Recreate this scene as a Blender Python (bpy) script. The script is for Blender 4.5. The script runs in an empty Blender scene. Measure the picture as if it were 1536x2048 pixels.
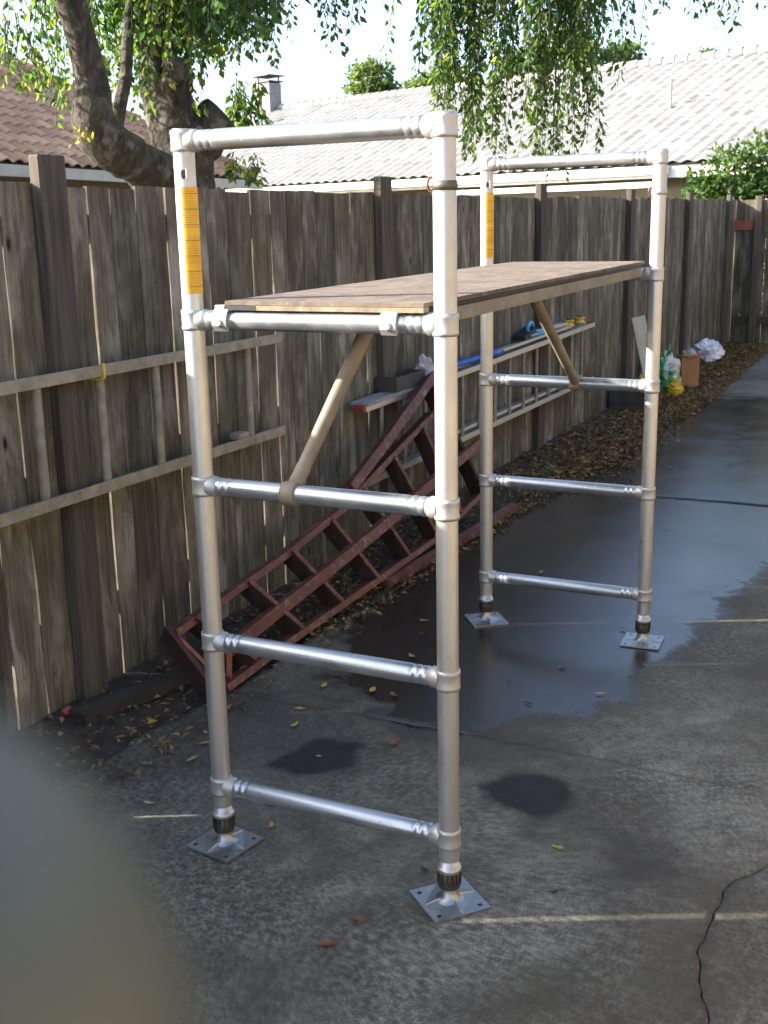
import bpy, math, random
import numpy as np
from mathutils import Vector, Matrix
random.seed(7); rng = np.random.default_rng(11)
S = bpy.context.scene
C = S.collection

# ------------------------------------------------------------------ camera
cam_d = bpy.data.cameras.new("camera"); cam = bpy.data.objects.new("camera", cam_d); C.objects.link(cam)
CAM = np.array([1.83795, -2.57188, 1.81393])
CR = np.array([0.897944, 0.439657, -0.019958]); CU = np.array([-0.089483, 0.226783, 0.969826]); CF = np.array([-0.430916, 0.869064, -0.242980])
M = Matrix(((CR[0], CU[0], -CF[0], CAM[0]), (CR[1], CU[1], -CF[1], CAM[1]), (CR[2], CU[2], -CF[2], CAM[2]), (0, 0, 0, 1)))
cam.matrix_world = M
cam_d.sensor_fit = 'VERTICAL'; cam_d.sensor_height = 36; cam_d.sensor_width = 27; cam_d.lens = 40.05
cam_d.clip_start = 0.004; cam_d.clip_end = 1000
cam_d.dof.use_dof = True; cam_d.dof.focus_distance = 2.75; cam_d.dof.aperture_fstop = 12.0
S.camera = cam
# ------------------------------------------------------------------ world, sun, exposure
w = bpy.data.worlds.new("World"); S.world = w; w.use_nodes = True
nt = w.node_tree; nt.nodes.clear()
out = nt.nodes.new('ShaderNodeOutputWorld'); bg = nt.nodes.new('ShaderNodeBackground'); sky = nt.nodes.new('ShaderNodeTexSky')
sky.sky_type = 'NISHITA'; sky.sun_disc = False
SUN_EL = math.radians(23.5); SUN_DIR = Vector((-0.895 * math.cos(SUN_EL), -0.446 * math.cos(SUN_EL), math.sin(SUN_EL)))
sky.sun_elevation = SUN_EL; sky.sun_rotation = math.atan2(SUN_DIR.x, SUN_DIR.y)
sky.air_density = 0.9; sky.dust_density = 3.2; sky.ozone_density = 1.6
bg.inputs['Strength'].default_value = 0.15
nt.links.new(sky.outputs[0], bg.inputs[0]); nt.links.new(bg.outputs[0], out.inputs[0])
sl = bpy.data.lights.new("sun", 'SUN'); sl.energy = 5.0; sl.angle = math.radians(0.53); sl.color = (1.0, 0.93, 0.83)
so = bpy.data.objects.new("sun", sl); C.objects.link(so)
so.rotation_euler = SUN_DIR.to_track_quat('Z', 'Y').to_euler()
S.view_settings.view_transform = 'Standard'; S.view_settings.look = 'None'
S.view_settings.exposure = 2.1; S.view_settings.gamma = 1.0
try: S.view_settings.use_curve_mapping = False
except Exception: pass
S.render.engine = 'CYCLES'

# ------------------------------------------------------------------ helpers
class MB:
    def __init__(s): s.v = []; s.f = []; s.sm = []; s.n = 0
    def add(s, v, f, smooth=False):
        for q in f: s.f.append([i + s.n for i in q]); s.sm.append(smooth)
        s.v.extend([tuple(map(float, p)) for p in v]); s.n += len(v); return s
    def box(s, x0, x1, y0, y1, z0, z1, bev=0.0, mat=None):
        if bev > 0:
            b = bev; v = []; f = []
            rings = [(z0, b), (z0 + b, 0), (z1 - b, 0), (z1, b)]
            for z, i in rings:
                v += [(x0 + i, y0 + b if i == 0 else y0 + i, z)] if False else []
                if i == 0:
                    v += [(x0 + b, y0, z), (x1 - b, y0, z), (x1, y0 + b, z), (x1, y1 - b, z), (x1 - b, y1, z), (x0 + b, y1, z), (x0, y1 - b, z), (x0, y0 + b, z)]
                else:
                    v += [(x0 + b, y0 + b * .3, z), (x1 - b, y0 + b * .3, z), (x1 - b * .3, y0 + b, z), (x1 - b * .3, y1 - b, z), (x1 - b, y1 - b * .3, z), (x0 + b, y1 - b * .3, z), (x0 + b * .3, y1 - b, z), (x0 + b * .3, y0 + b, z)]
            f.append(list(range(7, -1, -1)))
            for r in range(3):
                for k in range(8): f.append([r * 8 + k, r * 8 + (k + 1) % 8, r * 8 + 8 + (k + 1) % 8, r * 8 + 8 + k])
            f.append(list(range(24, 32)))
        else:
            v = [(x0, y0, z0), (x1, y0, z0), (x1, y1, z0), (x0, y1, z0), (x0, y0, z1), (x1, y0, z1), (x1, y1, z1), (x0, y1, z1)]
            f = [[3, 2, 1, 0], [4, 5, 6, 7], [0, 1, 5, 4], [1, 2, 6, 5], [2, 3, 7, 6], [3, 0, 4, 7]]
        if mat is not None: v = [tuple(mat @ Vector(p)) for p in v]
        return s.add(v, f)
    def bar(s, p, q, wd, th, up=(0, 0, 1)):
        p = Vector(p); q = Vector(q); d = (q - p); L = d.length; d.normalize()
        up = Vector(up); a = d.cross(up).normalized(); b = a.cross(d).normalized()
        v = []
        for c in (p, q):
            for i, j in ((-1, -1), (1, -1), (1, 1), (-1, 1)): v.append(c + a * (i * wd / 2) + b * (j * th / 2))
        return s.add(v, [[3, 2, 1, 0], [4, 5, 6, 7], [0, 1, 5, 4], [1, 2, 6, 5], [2, 3, 7, 6], [3, 0, 4, 7]])
    def strip(s, pts, wd, th, up=(0, 0, 1)):
        pts = [Vector(p) for p in pts]; up = Vector(up); v = []; n = len(pts)
        for i, c in enumerate(pts):
            d = (pts[min(i + 1, n - 1)] - pts[max(i - 1, 0)]).normalized(); a = d.cross(up).normalized(); b = a.cross(d).normalized()
            for k, j in ((-1, -1), (1, -1), (1, 1), (-1, 1)): v.append(c + a * (k * wd / 2) + b * (j * th / 2))
        f = [[3, 2, 1, 0], [4 * n - 4, 4 * n - 3, 4 * n - 2, 4 * n - 1]]
        for i in range(n - 1):
            for k in range(4): f.append([i * 4 + k, i * 4 + (k + 1) % 4, i * 4 + 4 + (k + 1) % 4, i * 4 + 4 + k])
        return s.add(v, f)
    def lathe(s, p, d, prof, n=24, caps=True, smooth=True):
        # prof: list of (t along d, radius)
        p = Vector(p); d = Vector(d).normalized(); a = d.orthogonal().normalized(); b = d.cross(a)
        v = []
        for t, r in prof:
            for k in range(n):
                an = 2 * math.pi * k / n; v.append(p + d * t + a * (r * math.cos(an)) + b * (r * math.sin(an)))
        f = []
        for i in range(len(prof) - 1):
            for k in range(n): f.append([i * n + k, i * n + (k + 1) % n, (i + 1) * n + (k + 1) % n, (i + 1) * n + k])
        s.add(v, f, smooth)
        if caps:
            m = len(prof)
            s.add(v[:n], [list(range(n - 1, -1, -1))]); s.add(v[(m - 1) * n:], [list(range(n))])
        return s
    def tube(s, pts, rad, n=12, noise=0.0, smooth=True, sub=1):
        pts = [Vector(p) for p in pts]
        if not hasattr(rad, '__len__'): rad = [rad] * len(pts)
        if sub > 1:      # catmull-rom
            P = []; R = []
            for i in range(len(pts) - 1):
                p0 = pts[max(i - 1, 0)]; p1 = pts[i]; p2 = pts[i + 1]; p3 = pts[min(i + 2, len(pts) - 1)]
                for k in range(sub):
                    t = k / sub
                    P.append(0.5 * ((2 * p1) + (p2 - p0) * t + (2 * p0 - 5 * p1 + 4 * p2 - p3) * t * t + (3 * p1 - p0 - 3 * p2 + p3) * t ** 3)); R.append(rad[i] * (1 - t) + rad[i + 1] * t)
            P.append(pts[-1]); R.append(rad[-1]); pts, rad = P, R
        v = []; m = len(pts); a = None
        ph = [random.random() * 6.28 for _ in range(6)]
        for i, c in enumerate(pts):
            d = (pts[min(i + 1, m - 1)] - pts[max(i - 1, 0)]).normalized()
            a = (d.orthogonal() if a is None else (a - d * a.dot(d))).normalized(); b = d.cross(a)
            for k in range(n):
                an = 2 * math.pi * k / n
                r = rad[i] * (1 + noise * (math.sin(3 * an + ph[0] + i * .35) * .5 + math.sin(5 * an + ph[1] - i * .6) * .35 + math.sin(2 * an + ph[2] + i * .9) * .5 + math.sin(i * 1.7 + ph[3]) * .4 + random.uniform(-.3, .3)))
                v.append(c + a * (r * math.cos(an)) + b * (r * math.sin(an)))
        f = []
        for i in range(m - 1):
            for k in range(n): f.append([i * n + k, i * n + (k + 1) % n, (i + 1) * n + (k + 1) % n, (i + 1) * n + k])
        s.add(v, f, smooth); s.add(v[:n], [list(range(n - 1, -1, -1))]); s.add(v[(m - 1) * n:], [list(range(n))])
        return s
    def mesh(s, name):
        me = bpy.data.meshes.new(name); me.from_pydata(s.v, [], s.f)
        me.polygons.foreach_set('use_smooth', s.sm); me.update(); return me
    def build(s, name, m, parent=None, kind=None):
        return link(name, s.mesh(name), m, parent, kind)

def link(name, me, m, parent=None, kind=None):
    o = bpy.data.objects.new(name, me); C.objects.link(o)
    if m is not None and len(me.materials) == 0: me.materials.append(m)
    if parent is not None:
        o.parent = parent; o.matrix_parent_inverse = Matrix.Identity(4)
    if kind: o['kind'] = kind
    return o
def npmesh(name, V, F, smooth=False):
    me = bpy.data.meshes.new(name); V = np.asarray(V, np.float32); F = np.asarray(F, np.int32); k = F.shape[1]
    me.vertices.add(len(V)); me.vertices.foreach_set('co', V.ravel())
    me.loops.add(F.size); me.loops.foreach_set('vertex_index', F.ravel())
    me.polygons.add(len(F)); me.polygons.foreach_set('loop_start', np.arange(0, F.size, k, dtype=np.int32))
    try: me.polygons.foreach_set('loop_total', np.full(len(F), k, np.int32))
    except Exception: pass
    me.update(calc_edges=True); me.polygons.foreach_set('use_smooth', np.full(len(F), smooth)); me.validate(); return me
def tag(o, label=None, cat=None, group=None, kind=None):
    if label: o['label'] = label
    if cat: o['category'] = cat
    if group: o['group'] = group
    if kind: o['kind'] = kind
    return o
def empty(name, loc, label, cat, group=None, rz=0):
    o = bpy.data.objects.new(name, None); C.objects.link(o); o.location = loc; o.rotation_euler = (0, 0, rz); o.empty_display_size = .1
    return tag(o, label, cat, group)
def copy_tree(o, parent=None):
    c = o.copy(); C.objects.link(c)
    if parent: c.parent = parent
    for ch in list(o.children): copy_tree(ch, c)
    return c

# ------------------------------------------------------------------ materials
class NB:
    def __init__(s, name):
        s.m = bpy.data.materials.new(name); s.m.use_nodes = True; s.t = s.m.node_tree; s.N = s.t.nodes; s.L = s.t.links
        s.b = s.N['Principled BSDF']; s.out = s.N['Material Output']; s.tc = s.N.new('ShaderNodeTexCoord'); s.co = s.tc.outputs['Object']
    def new(s, t, **kw):
        n = s.N.new('ShaderNode' + t)
        for k, v in kw.items(): setattr(n, k, v)
        return n
    def set(s, sock, v):
        if hasattr(v, 'links') or isinstance(v, bpy.types.NodeSocket): s.L.new(v, sock)
        else:
            if hasattr(sock, 'default_value') and hasattr(sock.default_value, '__len__') and not hasattr(v, '__len__'): v = (v, v, v)
            if hasattr(v, '__len__') and len(v) == 3 and len(sock.default_value) == 4: v = (*v, 1)
            sock.default_value = v
    def P(s, **kw):
        for k, v in kw.items(): s.set(s.b.inputs[k.replace('_', ' ')], v)
    def map(s, scale=(1, 1, 1), loc=None, rot=None, co=None):
        n = s.new('Mapping'); s.L.new(co or s.co, n.inputs[0]); n.inputs['Scale'].default_value = scale
        if loc is not None: s.set(n.inputs['Location'], loc)
        if rot is not None: n.inputs['Rotation'].default_value = rot
        return n.outputs[0]
    def noise(s, scale=5, detail=4, rough=.55, co=None, dist=0, col=False):
        n = s.new('TexNoise'); s.L.new(co or s.co, n.inputs['Vector']); n.inputs['Scale'].default_value = scale; n.inputs['Detail'].default_value = detail; n.inputs['Roughness'].default_value = rough; n.inputs['Distortion'].default_value = dist
        return n.outputs[1 if col else 0]
    def vor(s, scale=5, co=None, feat='F1', out=0):
        n = s.new('TexVoronoi', feature=feat); s.L.new(co or s.co, n.inputs['Vector']); n.inputs['Scale'].default_value = scale; return n.outputs[out]
    def ramp(s, fac, stops, interp='LINEAR'):
        n = s.new('ValToRGB'); s.L.new(fac, n.inputs[0]); r = n.color_ramp; r.interpolation = interp
        while len(r.elements) < len(stops): r.elements.new(.5)
        for e, (p, c) in zip(r.elements, stops):
            e.position = p; e.color = (*c, 1) if hasattr(c, '__len__') else (c, c, c, 1)
        return n.outputs[0]
    def mix(s, fac, a, b, typ='MIX'):
        n = s.new('Mix', data_type='RGBA', blend_type=typ); s.set(n.inputs[0], fac); s.set(n.inputs[6], a); s.set(n.inputs[7], b); return n.outputs[2]
    def math(s, op, a, b=None, c=None, clamp=False):
        n = s.new('Math', operation=op, use_clamp=clamp); s.set(n.inputs[0], a)
        if b is not None: s.set(n.inputs[1], b)
        if c is not None: s.set(n.inputs[2], c)
        return n.outputs[0]
    def rnd(s): return s.new('ObjectInfo').outputs['Random']
    def island(s): return s.new('NewGeometry').outputs['Random Per Island']
    def bump(s, h, strength=.3, dist=.01):
        n = s.new('Bump'); s.L.new(h, n.inputs['Height']); n.inputs['Strength'].default_value = strength; n.inputs['Distance'].default_value = dist
        s.L.new(n.outputs[0], s.b.inputs['Normal'])
    def attr(s, name):
        n = s.new('Attribute'); n.attribute_name = name; return n.outputs['Fac']

def mat_simple(name, c1, c2, rough=.6, scale=12, metal=0, bump=.15, spec=.5, stretch=(1, 1, 1), vary=.0):
    b = NB(name); co = b.map(stretch)
    n = b.noise(scale, 5, .6, co); col = b.ramp(n, [(.3, c1), (.7, c2)])
    if vary: col = b.mix(1.0, col, b.ramp(b.rnd(), [(0, 1 - vary), (1, 1 + vary)]), 'MULTIPLY')
    b.P(Base_Color=col, Roughness=rough, Metallic=metal); b.b.inputs['Specular IOR Level'].default_value = spec
    if bump: b.bump(b.noise(scale * 4, 4, .6, co), bump, .004)
    return b.m

def mat_fence():
    b = NB('weathered_fence_wood'); r = b.rnd()
    off = b.new('CombineXYZ'); b.L.new(b.math('MULTIPLY', r, 37.0), off.inputs[1]); b.L.new(b.math('MULTIPLY', r, 91.0), off.inputs[2])
    va = b.new('VectorMath', operation='ADD'); b.L.new(b.co, va.inputs[0]); b.L.new(off.outputs[0], va.inputs[1]); co = va.outputs[0]
    grain = b.noise(1.0, 7, .68, b.map((60, 60, 2.2), co=co), .6)
    fine = b.noise(1.0, 5, .7, b.map((190, 190, 9), co=co))
    patch = b.noise(1.0, 5, .6, b.map((9, 9, 2.6), co=co), .4)
    blot = b.noise(2.3, 4, .6, co)
    base = b.ramp(grain, [(.28, (.032, .028, .021)), (.48, (.098, .088, .069)), (.72, (.192, .176, .143))])
    grey = b.ramp(fine, [(.3, (.13, .122, .108)), (.7, (.40, .38, .35))])
    col = b.mix(b.ramp(patch, [(.47, 0.0), (.64, .75)]), base, grey)
    col = b.mix(b.ramp(blot, [(.42, 0.0), (.68, .65)]), col, (.042, .035, .026))
    col = b.mix(b.ramp(b.noise(.9, 3, .5, co), [(.48, 0.0), (.70, .5)]), col, (.066, .066, .040))
    tint = b.ramp(r, [(0, (.68, .65, .58)), (.2, (1.34, 1.29, 1.15)), (.4, (.90, .87, .80)), (.6, (1.6, 1.54, 1.40)), (.8, (1.08, .98, .83)), (1, (.76, .70, .60))])
    col = b.mix(1.0, col, tint, 'MULTIPLY')
    kv = b.new('TexVoronoi', feature='F1'); b.L.new(b.map((.001, 7.0, 3.0), co=co), kv.inputs['Vector']); kv.inputs['Scale'].default_value = 1.0
    knot = b.ramp(kv.outputs['Distance'], [(.045, 1.0), (.085, 0.0)])
    ring = b.ramp(kv.outputs['Distance'], [(.08, .55), (.13, 0.0)])
    col = b.mix(ring, col, (.09, .07, .05)); col = b.mix(knot, col, (.022, .017, .013))
    b.P(Base_Color=col, Roughness=.92); b.b.inputs['Specular IOR Level'].default_value = .2
    h = b.math('ADD', b.math('MULTIPLY', grain, .8), b.math('SUBTRACT', b.math('MULTIPLY', fine, .4), b.math('MULTIPLY', knot, .5)))
    b.bump(h, .55, .006); return b.m

def mat_alu(name='aluminium_tube', tint=(.80, .80, .79), r0=.30, r1=.50, dirt=.35, met=1.0):
    b = NB(name)
    d = b.noise(7, 6, .65); s = b.noise(1.0, 5, .7, b.map((60, 60, 5))); sp = b.noise(110, 3, .6)
    col = b.mix(b.ramp(d, [(.42, 0.0), (.75, dirt)]), tint, (.40, .36, .29))
    col = b.mix(b.ramp(sp, [(.66, 0.0), (.74, .6)]), col, (.22, .18, .13))
    scr = b.ramp(b.noise(1.0, 6, .75, b.map((140, 140, 14), rot=(.25, .1, 0))), [(.62, 0.0), (.70, .5)]); col = b.mix(scr, col, (.20, .185, .16)); blt = b.ramp(b.noise(30, 4, .7), [(.60, 0.0), (.68, .55)]); col = b.mix(blt, col, (.62, .61, .58))
    rough = b.math('ADD', b.math('ADD', b.math('MULTIPLY', s, r1 - r0), r0), b.math('MULTIPLY', blt, .18))
    b.P(Base_Color=col, Metallic=b.ramp(d, [(.40, met), (.80, met * .62)]), Roughness=rough)
    b.bump(b.math('ADD', b.math('MULTIPLY', s, .5), sp), .12, .002); return b.m

def mat_concrete():
    b = NB('stained_concrete'); g = b.new('NewGeometry').outputs['Position']
    big = b.noise(1.1, 5, .6, g); mid = b.noise(6.5, 6, .68, g, .3); fine = b.noise(75, 4, .75, g); spk = b.noise(38, 7, .82, g)
    col = b.ramp(mid, [(.30, (.052, .046, .034)), (.50, (.128, .117, .090)), (.72, (.23, .215, .175))])
    col = b.mix(b.ramp(big, [(.40, 0.0), (.58, .8)]), col, (.048, .039, .025))
    light = b.math('MULTIPLY', b.ramp(spk, [(.44, 0.0), (.66, 1.0)]), b.ramp(b.noise(1.7, 3, .5, g), [(.40, .10), (.64, .70)]))
    col = b.mix(light, col, (.36, .35, .30))
    col = b.mix(b.ramp(fine, [(.36, .55), (.52, 0.0)]), col, (.035, .031, .026))
    green = b.ramp(b.noise(2.6, 4, .6, g), [(.54, 0.0), (.74, .4)]); col = b.mix(green, col, (.058, .064, .036))
    # stains and the wet patch: signed distance (metres, negative inside) roughened by noise
    wob = b.math('MULTIPLY', b.math('SUBTRACT', b.noise(4.2, 7, .68, g), .5), .55)
    wet = b.ramp(b.math('ADD', b.attr('wet'), wob), [(0.0, 1.0), (.10, 0.0)])
    wobs = b.math('MULTIPLY', b.math('SUBTRACT', b.noise(8, 4, .6, g), .5), .10)
    st = b.ramp(b.math('ADD', b.attr('stain'), wobs), [(0.0, 1.0), (.035, 0.0)])
    st2 = b.ramp(b.math('ADD', b.attr('smudge'), b.math('MULTIPLY', wob, .8)), [(0.0, .5), (.14, 0.0)])
    edge = b.ramp(b.math('ADD', b.attr('wet'), wob), [(.0, 0.0), (.06, .6), (.30, 0.0)])
    col = b.mix(edge, col, (.060, .053, .032))
    col = b.mix(st2, col, (.026, .022, .017)); col = b.mix(st, col, (.018, .018, .016))
    wetc = b.mix(.5, (.020, .016, .012), b.mix(1.0, col, (.26, .21, .16), 'MULTIPLY'))
    col = b.mix(wet, col, wetc)
    dryr = b.ramp(mid, [(.3, .72), (.7, .92)])
    wr = b.ramp(b.noise(2.2, 5, .65, b.map((1, 1, 1), co=g)), [(.35, .10), (.65, .26)])
    n = b.new('Mix', data_type='FLOAT'); b.L.new(wet, n.inputs[0]); b.L.new(dryr, n.inputs[2]); b.L.new(wr, n.inputs[3])
    b.P(Base_Color=col, Roughness=n.outputs[0], Specular_IOR_Level=b.math('ADD', .40, b.math('MULTIPLY', wet, .08)))
    h = b.math('ADD', b.math('MULTIPLY', fine, .6), b.math('MULTIPLY', spk, .6))
    bn = b.new('Bump'); b.L.new(h, bn.inputs['Height']); bn.inputs['Distance'].default_value = .006
    b.L.new(b.math('SUBTRACT', .45, b.math('MULTIPLY', wet, .25)), bn.inputs['Strength']); b.L.new(bn.outputs[0], b.b.inputs['Normal'])
    return b.m

def mat_leaf(name, cols, trans=.45, rough=.5):
    b = NB(name); r = b.island()
    col = b.ramp(r, [(i / (len(cols) - 1), c) for i, c in enumerate(cols)])
    b.P(Base_Color=col, Roughness=rough); b.b.inputs['Specular IOR Level'].default_value = .35
    t = b.new('BsdfTranslucent'); b.L.new(b.mix(1.0, col, (1.9, 1.9, .9), 'MULTIPLY'), t.inputs[0])
    mx = b.new('MixShader'); mx.inputs[0].default_value = trans; b.L.new(b.b.outputs[0], mx.inputs[1]); b.L.new(t.outputs[0], mx.inputs[2]); b.L.new(mx.outputs[0], b.out.inputs[0])
    return b.m

def mat_bark():
    b = NB('tree_bark'); n = b.noise(1.0, 7, .7, b.map((16, 16, 7)), .8); m = b.noise(9, 5, .65); v = b.vor(26)
    col = b.ramp(n, [(.32, (.006, .005, .004)), (.5, (.030, .024, .018)), (.72, (.095, .080, .062))])
    col = b.mix(b.ramp(m, [(.56, 0.0), (.66, .6)]), col, (.17, .165, .145))
    moss = b.ramp(b.noise(4.2, 5, .6), [(.48, 0.0), (.62, .75)])
    nz = b.new('SeparateXYZ'); b.L.new(b.new('NewGeometry').outputs['Normal'], nz.inputs[0])
    moss = b.math('MULTIPLY', moss, b.ramp(nz.outputs[2], [(.1, .15), (.6, 1.0)])); col = b.mix(moss, col, (.10, .095, .022))
    b.P(Base_Color=col, Roughness=.95); b.bump(b.math('ADD', n, b.math('MULTIPLY', v, .5)), .9, .03); return b.m

def mat_redwood():
    b = NB('red_ladder_paint'); n = b.noise(1.0, 6, .65, b.map((30, 5, 30))); m = b.noise(24, 5, .7)
    col = b.ramp(n, [(.3, (.065, .017, .010)), (.6, (.140, .038, .022)), (.8, (.18, .072, .048))])
    wear = b.ramp(m, [(.54, 0.0), (.66, .6)]); col = b.mix(wear, col, (.25, .19, .15))
    b.P(Base_Color=col, Roughness=.6); b.bump(b.math('ADD', n, m), .3, .004); return b.m

def mat_label():
    b = NB('yellow_warning_label'); sx = b.new('SeparateXYZ'); b.L.new(b.co, sx.inputs[0]); z = sx.outputs[2]
    co2 = b.map((1, 1, 1))
    lines = b.math('GREATER_THAN', b.math('FRACT', b.math('MULTIPLY', z, 165.0)), .50)
    tx = b.new('CombineXYZ'); at = b.math('ARCTAN2', sx.outputs[1], sx.outputs[0]); b.L.new(b.math('MULTIPLY', at, 9.0), tx.inputs[0]); b.L.new(b.math('FLOOR', b.math('MULTIPLY', z, 165.0)), tx.inputs[1])
    word = b.math('GREATER_THAN', b.noise(3.1, 2, .5, tx.outputs[0]), .47)
    blk = b.math('GREATER_THAN', b.noise(34, 1, .3, b.map((.0, .0, 1))), .40)
    txt = b.math('MULTIPLY', b.math('MULTIPLY', lines, word), blk)
    rule = b.math('LESS_THAN', b.math('FRACT', b.math('ADD', b.math('MULTIPLY', z, 25.0), .31)), .045)
    ink = b.math('MULTIPLY', b.math('ADD', b.math('MULTIPLY', txt, .55), rule, clamp=True), .8)
    col = b.mix(ink, b.ramp(b.noise(20, 3), [(.3, (.72, .36, .012)), (.7, (.80, .43, .02))]), (.16, .07, .01))
    b.P(Base_Color=col, Roughness=.4); return b.m

def mat_ply(name, top):
    b = NB(name); n = b.noise(1.0, 6, .65, b.map((40, 4, 40))); m = b.noise(6, 5, .6)
    col = b.ramp(n, [(.3, [c * .55 for c in top]), (.7, top)]); col = b.mix(b.ramp(m, [(.42, 0.0), (.62, .75)]), col, [c * .42 for c in top]); col = b.mix(b.ramp(b.noise(19, 6, .75), [(.50, 0.0), (.62, .5)]), col, [c * 1.5 for c in top])
    b.P(Base_Color=col, Roughness=.85); b.bump(n, .4, .004); return b.m

def mat_tile(name, cols, rough=.85):
    b = NB(name); r = b.rnd(); i = b.island()
    k = b.math('FRACT', b.math('ADD', r, i))
    col = b.ramp(k, [(j / (len(cols) - 1), c) for j, c in enumerate(cols)])
    col = b.mix(b.ramp(b.noise(18, 5, .65), [(.45, 0.0), (.75, .5)]), col, [c * .5 for c in cols[0]])
    b.P(Base_Color=col, Roughness=rough); b.bump(b.noise(60, 3), .2, .003); return b.m

M_fence = mat_fence()
M_post = mat_simple('fence_post_wood', (.036, .029, .022), (.115, .094, .071), .92, 1.0, bump=.5, stretch=(55, 55, 2.5), vary=.2)
M_alu = mat_alu('aluminium_tube', (.55, .545, .525), .34, .48, .55, .86)
M_rung = mat_alu('aluminium_rung', (.46, .48, .50), .25, .40, .25, .9)
M_collar = mat_alu('cast_aluminium_collar', (.52, .51, .485), .42, .55, .5, .78)
M_plate = mat_alu('galvanised_plate', (.36, .38, .39), .34, .52, .4)
M_dark = mat_simple('dark_steel', (.025, .021, .017), (.11, .09, .07), .5, 30, metal=.6)
M_label = mat_label(); M_ring = mat_simple('tarnished_ring', (.07, .06, .045), (.16, .14, .11), .5, 30, metal=.5)
M_ply = mat_ply('weathered_plywood', (.155, .115, .082)); M_beam = mat_ply('deck_edge_timber', (.24, .19, .125))
M_black = mat_simple('black_paint', (.005, .005, .005), (.014, .013, .012), .6, 20)
M_brace = mat_simple('beige_coated_tube', (.14, .108, .072), (.25, .20, .14), .6, 9, bump=.1)
M_conc = mat_concrete()
M_red = mat_redwood(); M_redcap = mat_simple('dark_red_board', (.022, .010, .008), (.060, .022, .017), .75, 8); M_step = mat_simple('shade_toned_step_wood', (.020, .012, .010), (.055, .030, .024), .8, 1.0, stretch=(40, 8, 8)); M_redor = mat_simple('orange_red_strut', (.22, .06, .03), (.32, .095, .045), .6, 20)  # M_step: shade on the step faces is put into its near-black brown
M_oldalu = mat_simple('oxidised_ladder_aluminium', (.19, .162, .115), (.36, .32, .245), .62, 14, metal=.25, bump=.2)
M_brightalu = mat_alu('ladder_aluminium', (.58, .61, .65), .32, .46, .25)
M_bark = mat_bark()
M_leaf = mat_leaf('birch_leaf', [(.016, .050, .022), (.030, .080, .026), (.045, .105, .028), (.060, .12, .030), (.075, .135, .030), (.09, .15, .035), (.10, .155, .035), (.17, .19, .035)], .58)
M_leafd = mat_leaf('dark_leaf', [(.016, .045, .022), (.030, .075, .030), (.05, .10, .03)], .35)
M_far = mat_leaf('distant_foliage', [(.045, .085, .030), (.08, .13, .035), (.13, .17, .04)], .35)
M_hedge = mat_leaf('hedge_leaf', [(.020, .050, .016), (.05, .10, .025), (.10, .16, .04)], .4)
M_litter = mat_leaf('dry_leaf_litter', [(.045, .028, .016), (.10, .058, .028), (.19, .115, .045), (.33, .21, .065), (.07, .042, .025), (.22, .18, .055)], .12, .75)
M_soil = mat_simple('dark_soil', (.018, .014, .010), (.055, .042, .030), .95, 14, bump=.8)
M_ground = mat_simple('yard_ground', (.05, .055, .028), (.11, .10, .06), .95, 2, bump=.4)
M_tileL = mat_tile('brown_roof_tile', [(.27, .145, .075), (.42, .235, .13), (.33, .185, .10), (.50, .30, .18)])
M_tileR = mat_tile('pale_roof_tile', [(.165, .163, .157), (.245, .242, .235), (.20, .197, .19), (.28, .276, .268)])
M_under = mat_simple('roof_underlay', (.04, .035, .03), (.07, .06, .05), .95)
M_gutter = mat_simple('tan_gutter_paint', (.30, .265, .21), (.38, .34, .28), .45, 6, bump=.05)
M_white = mat_simple('white_trim_paint', (.70, .70, .68), (.80, .80, .78), .5, 6, bump=.05)
M_wall = mat_simple('beige_house_siding', (.15, .118, .072), (.20, .16, .10), .8, 8, bump=.1)
M_olive = mat_simple('olive_house_wall', (.17, .155, .11), (.22, .20, .145), .8, 8)
M_brick = mat_simple('chimney_brick', (.20, .18, .18), (.33, .29, .28), .9, 15)
M_yellow = mat_simple('yellow_plastic', (.55, .36, .02), (.68, .46, .03), .45, 10, bump=.05)
M_blue = mat_simple('blue_plastic', (.02, .09, .36), (.03, .14, .50), .4, 10, bump=.05)
M_lblue = mat_simple('light_blue_plastic', (.03, .22, .42), (.05, .32, .55), .4, 10, bump=.05)
M_redp = mat_simple('red_plastic', (.20, .035, .025), (.28, .05, .035), .5, 10, bump=.05)
M_bagw = mat_simple('white_plastic_bag', (.62, .64, .72), (.76, .78, .84), .4, 10, bump=.3)
M_green = mat_simple('green_plastic', (.02, .22, .08), (.05, .36, .14), .45, 12)
M_card = mat_simple('orange_cardboard', (.30, .14, .05), (.40, .20, .08), .8, 8)
M_cream = mat_simple('cream_board_paint', (.42, .38, .29), (.56, .52, .42), .7, 8, stretch=(8, 8, 1))
M_skin = NB('skin')
_n = M_skin.noise(90, 4); M_skin.P(Base_Color=M_skin.ramp(_n, [(.3, (.066, .074, .052)), (.7, (.092, .098, .072))]), Roughness=.5)
try: M_skin.b.inputs['Subsurface Weight'].default_value = .1; M_skin.b.inputs['Subsurface Radius'].default_value = (.004, .002, .001)
except Exception: pass
M_skin = M_skin.m

# ------------------------------------------------------------------ ground
def grid_mesh(nx, ny, fx):
    u, v = np.meshgrid(np.linspace(0, 1, nx), np.linspace(0, 1, ny)); u = u.ravel(); v = v.ravel(); V = fx(u, v)
    i, j = np.meshgrid(np.arange(nx - 1), np.arange(ny - 1)); a = (j * nx + i).ravel()
    return V, np.stack([a, a + 1, a + nx + 1, a + nx], 1)
g = MB(); g.box(-260, 260, -260, 260, -.5, -.075); tag(g.build('ground', M_ground), kind='structure')

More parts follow.
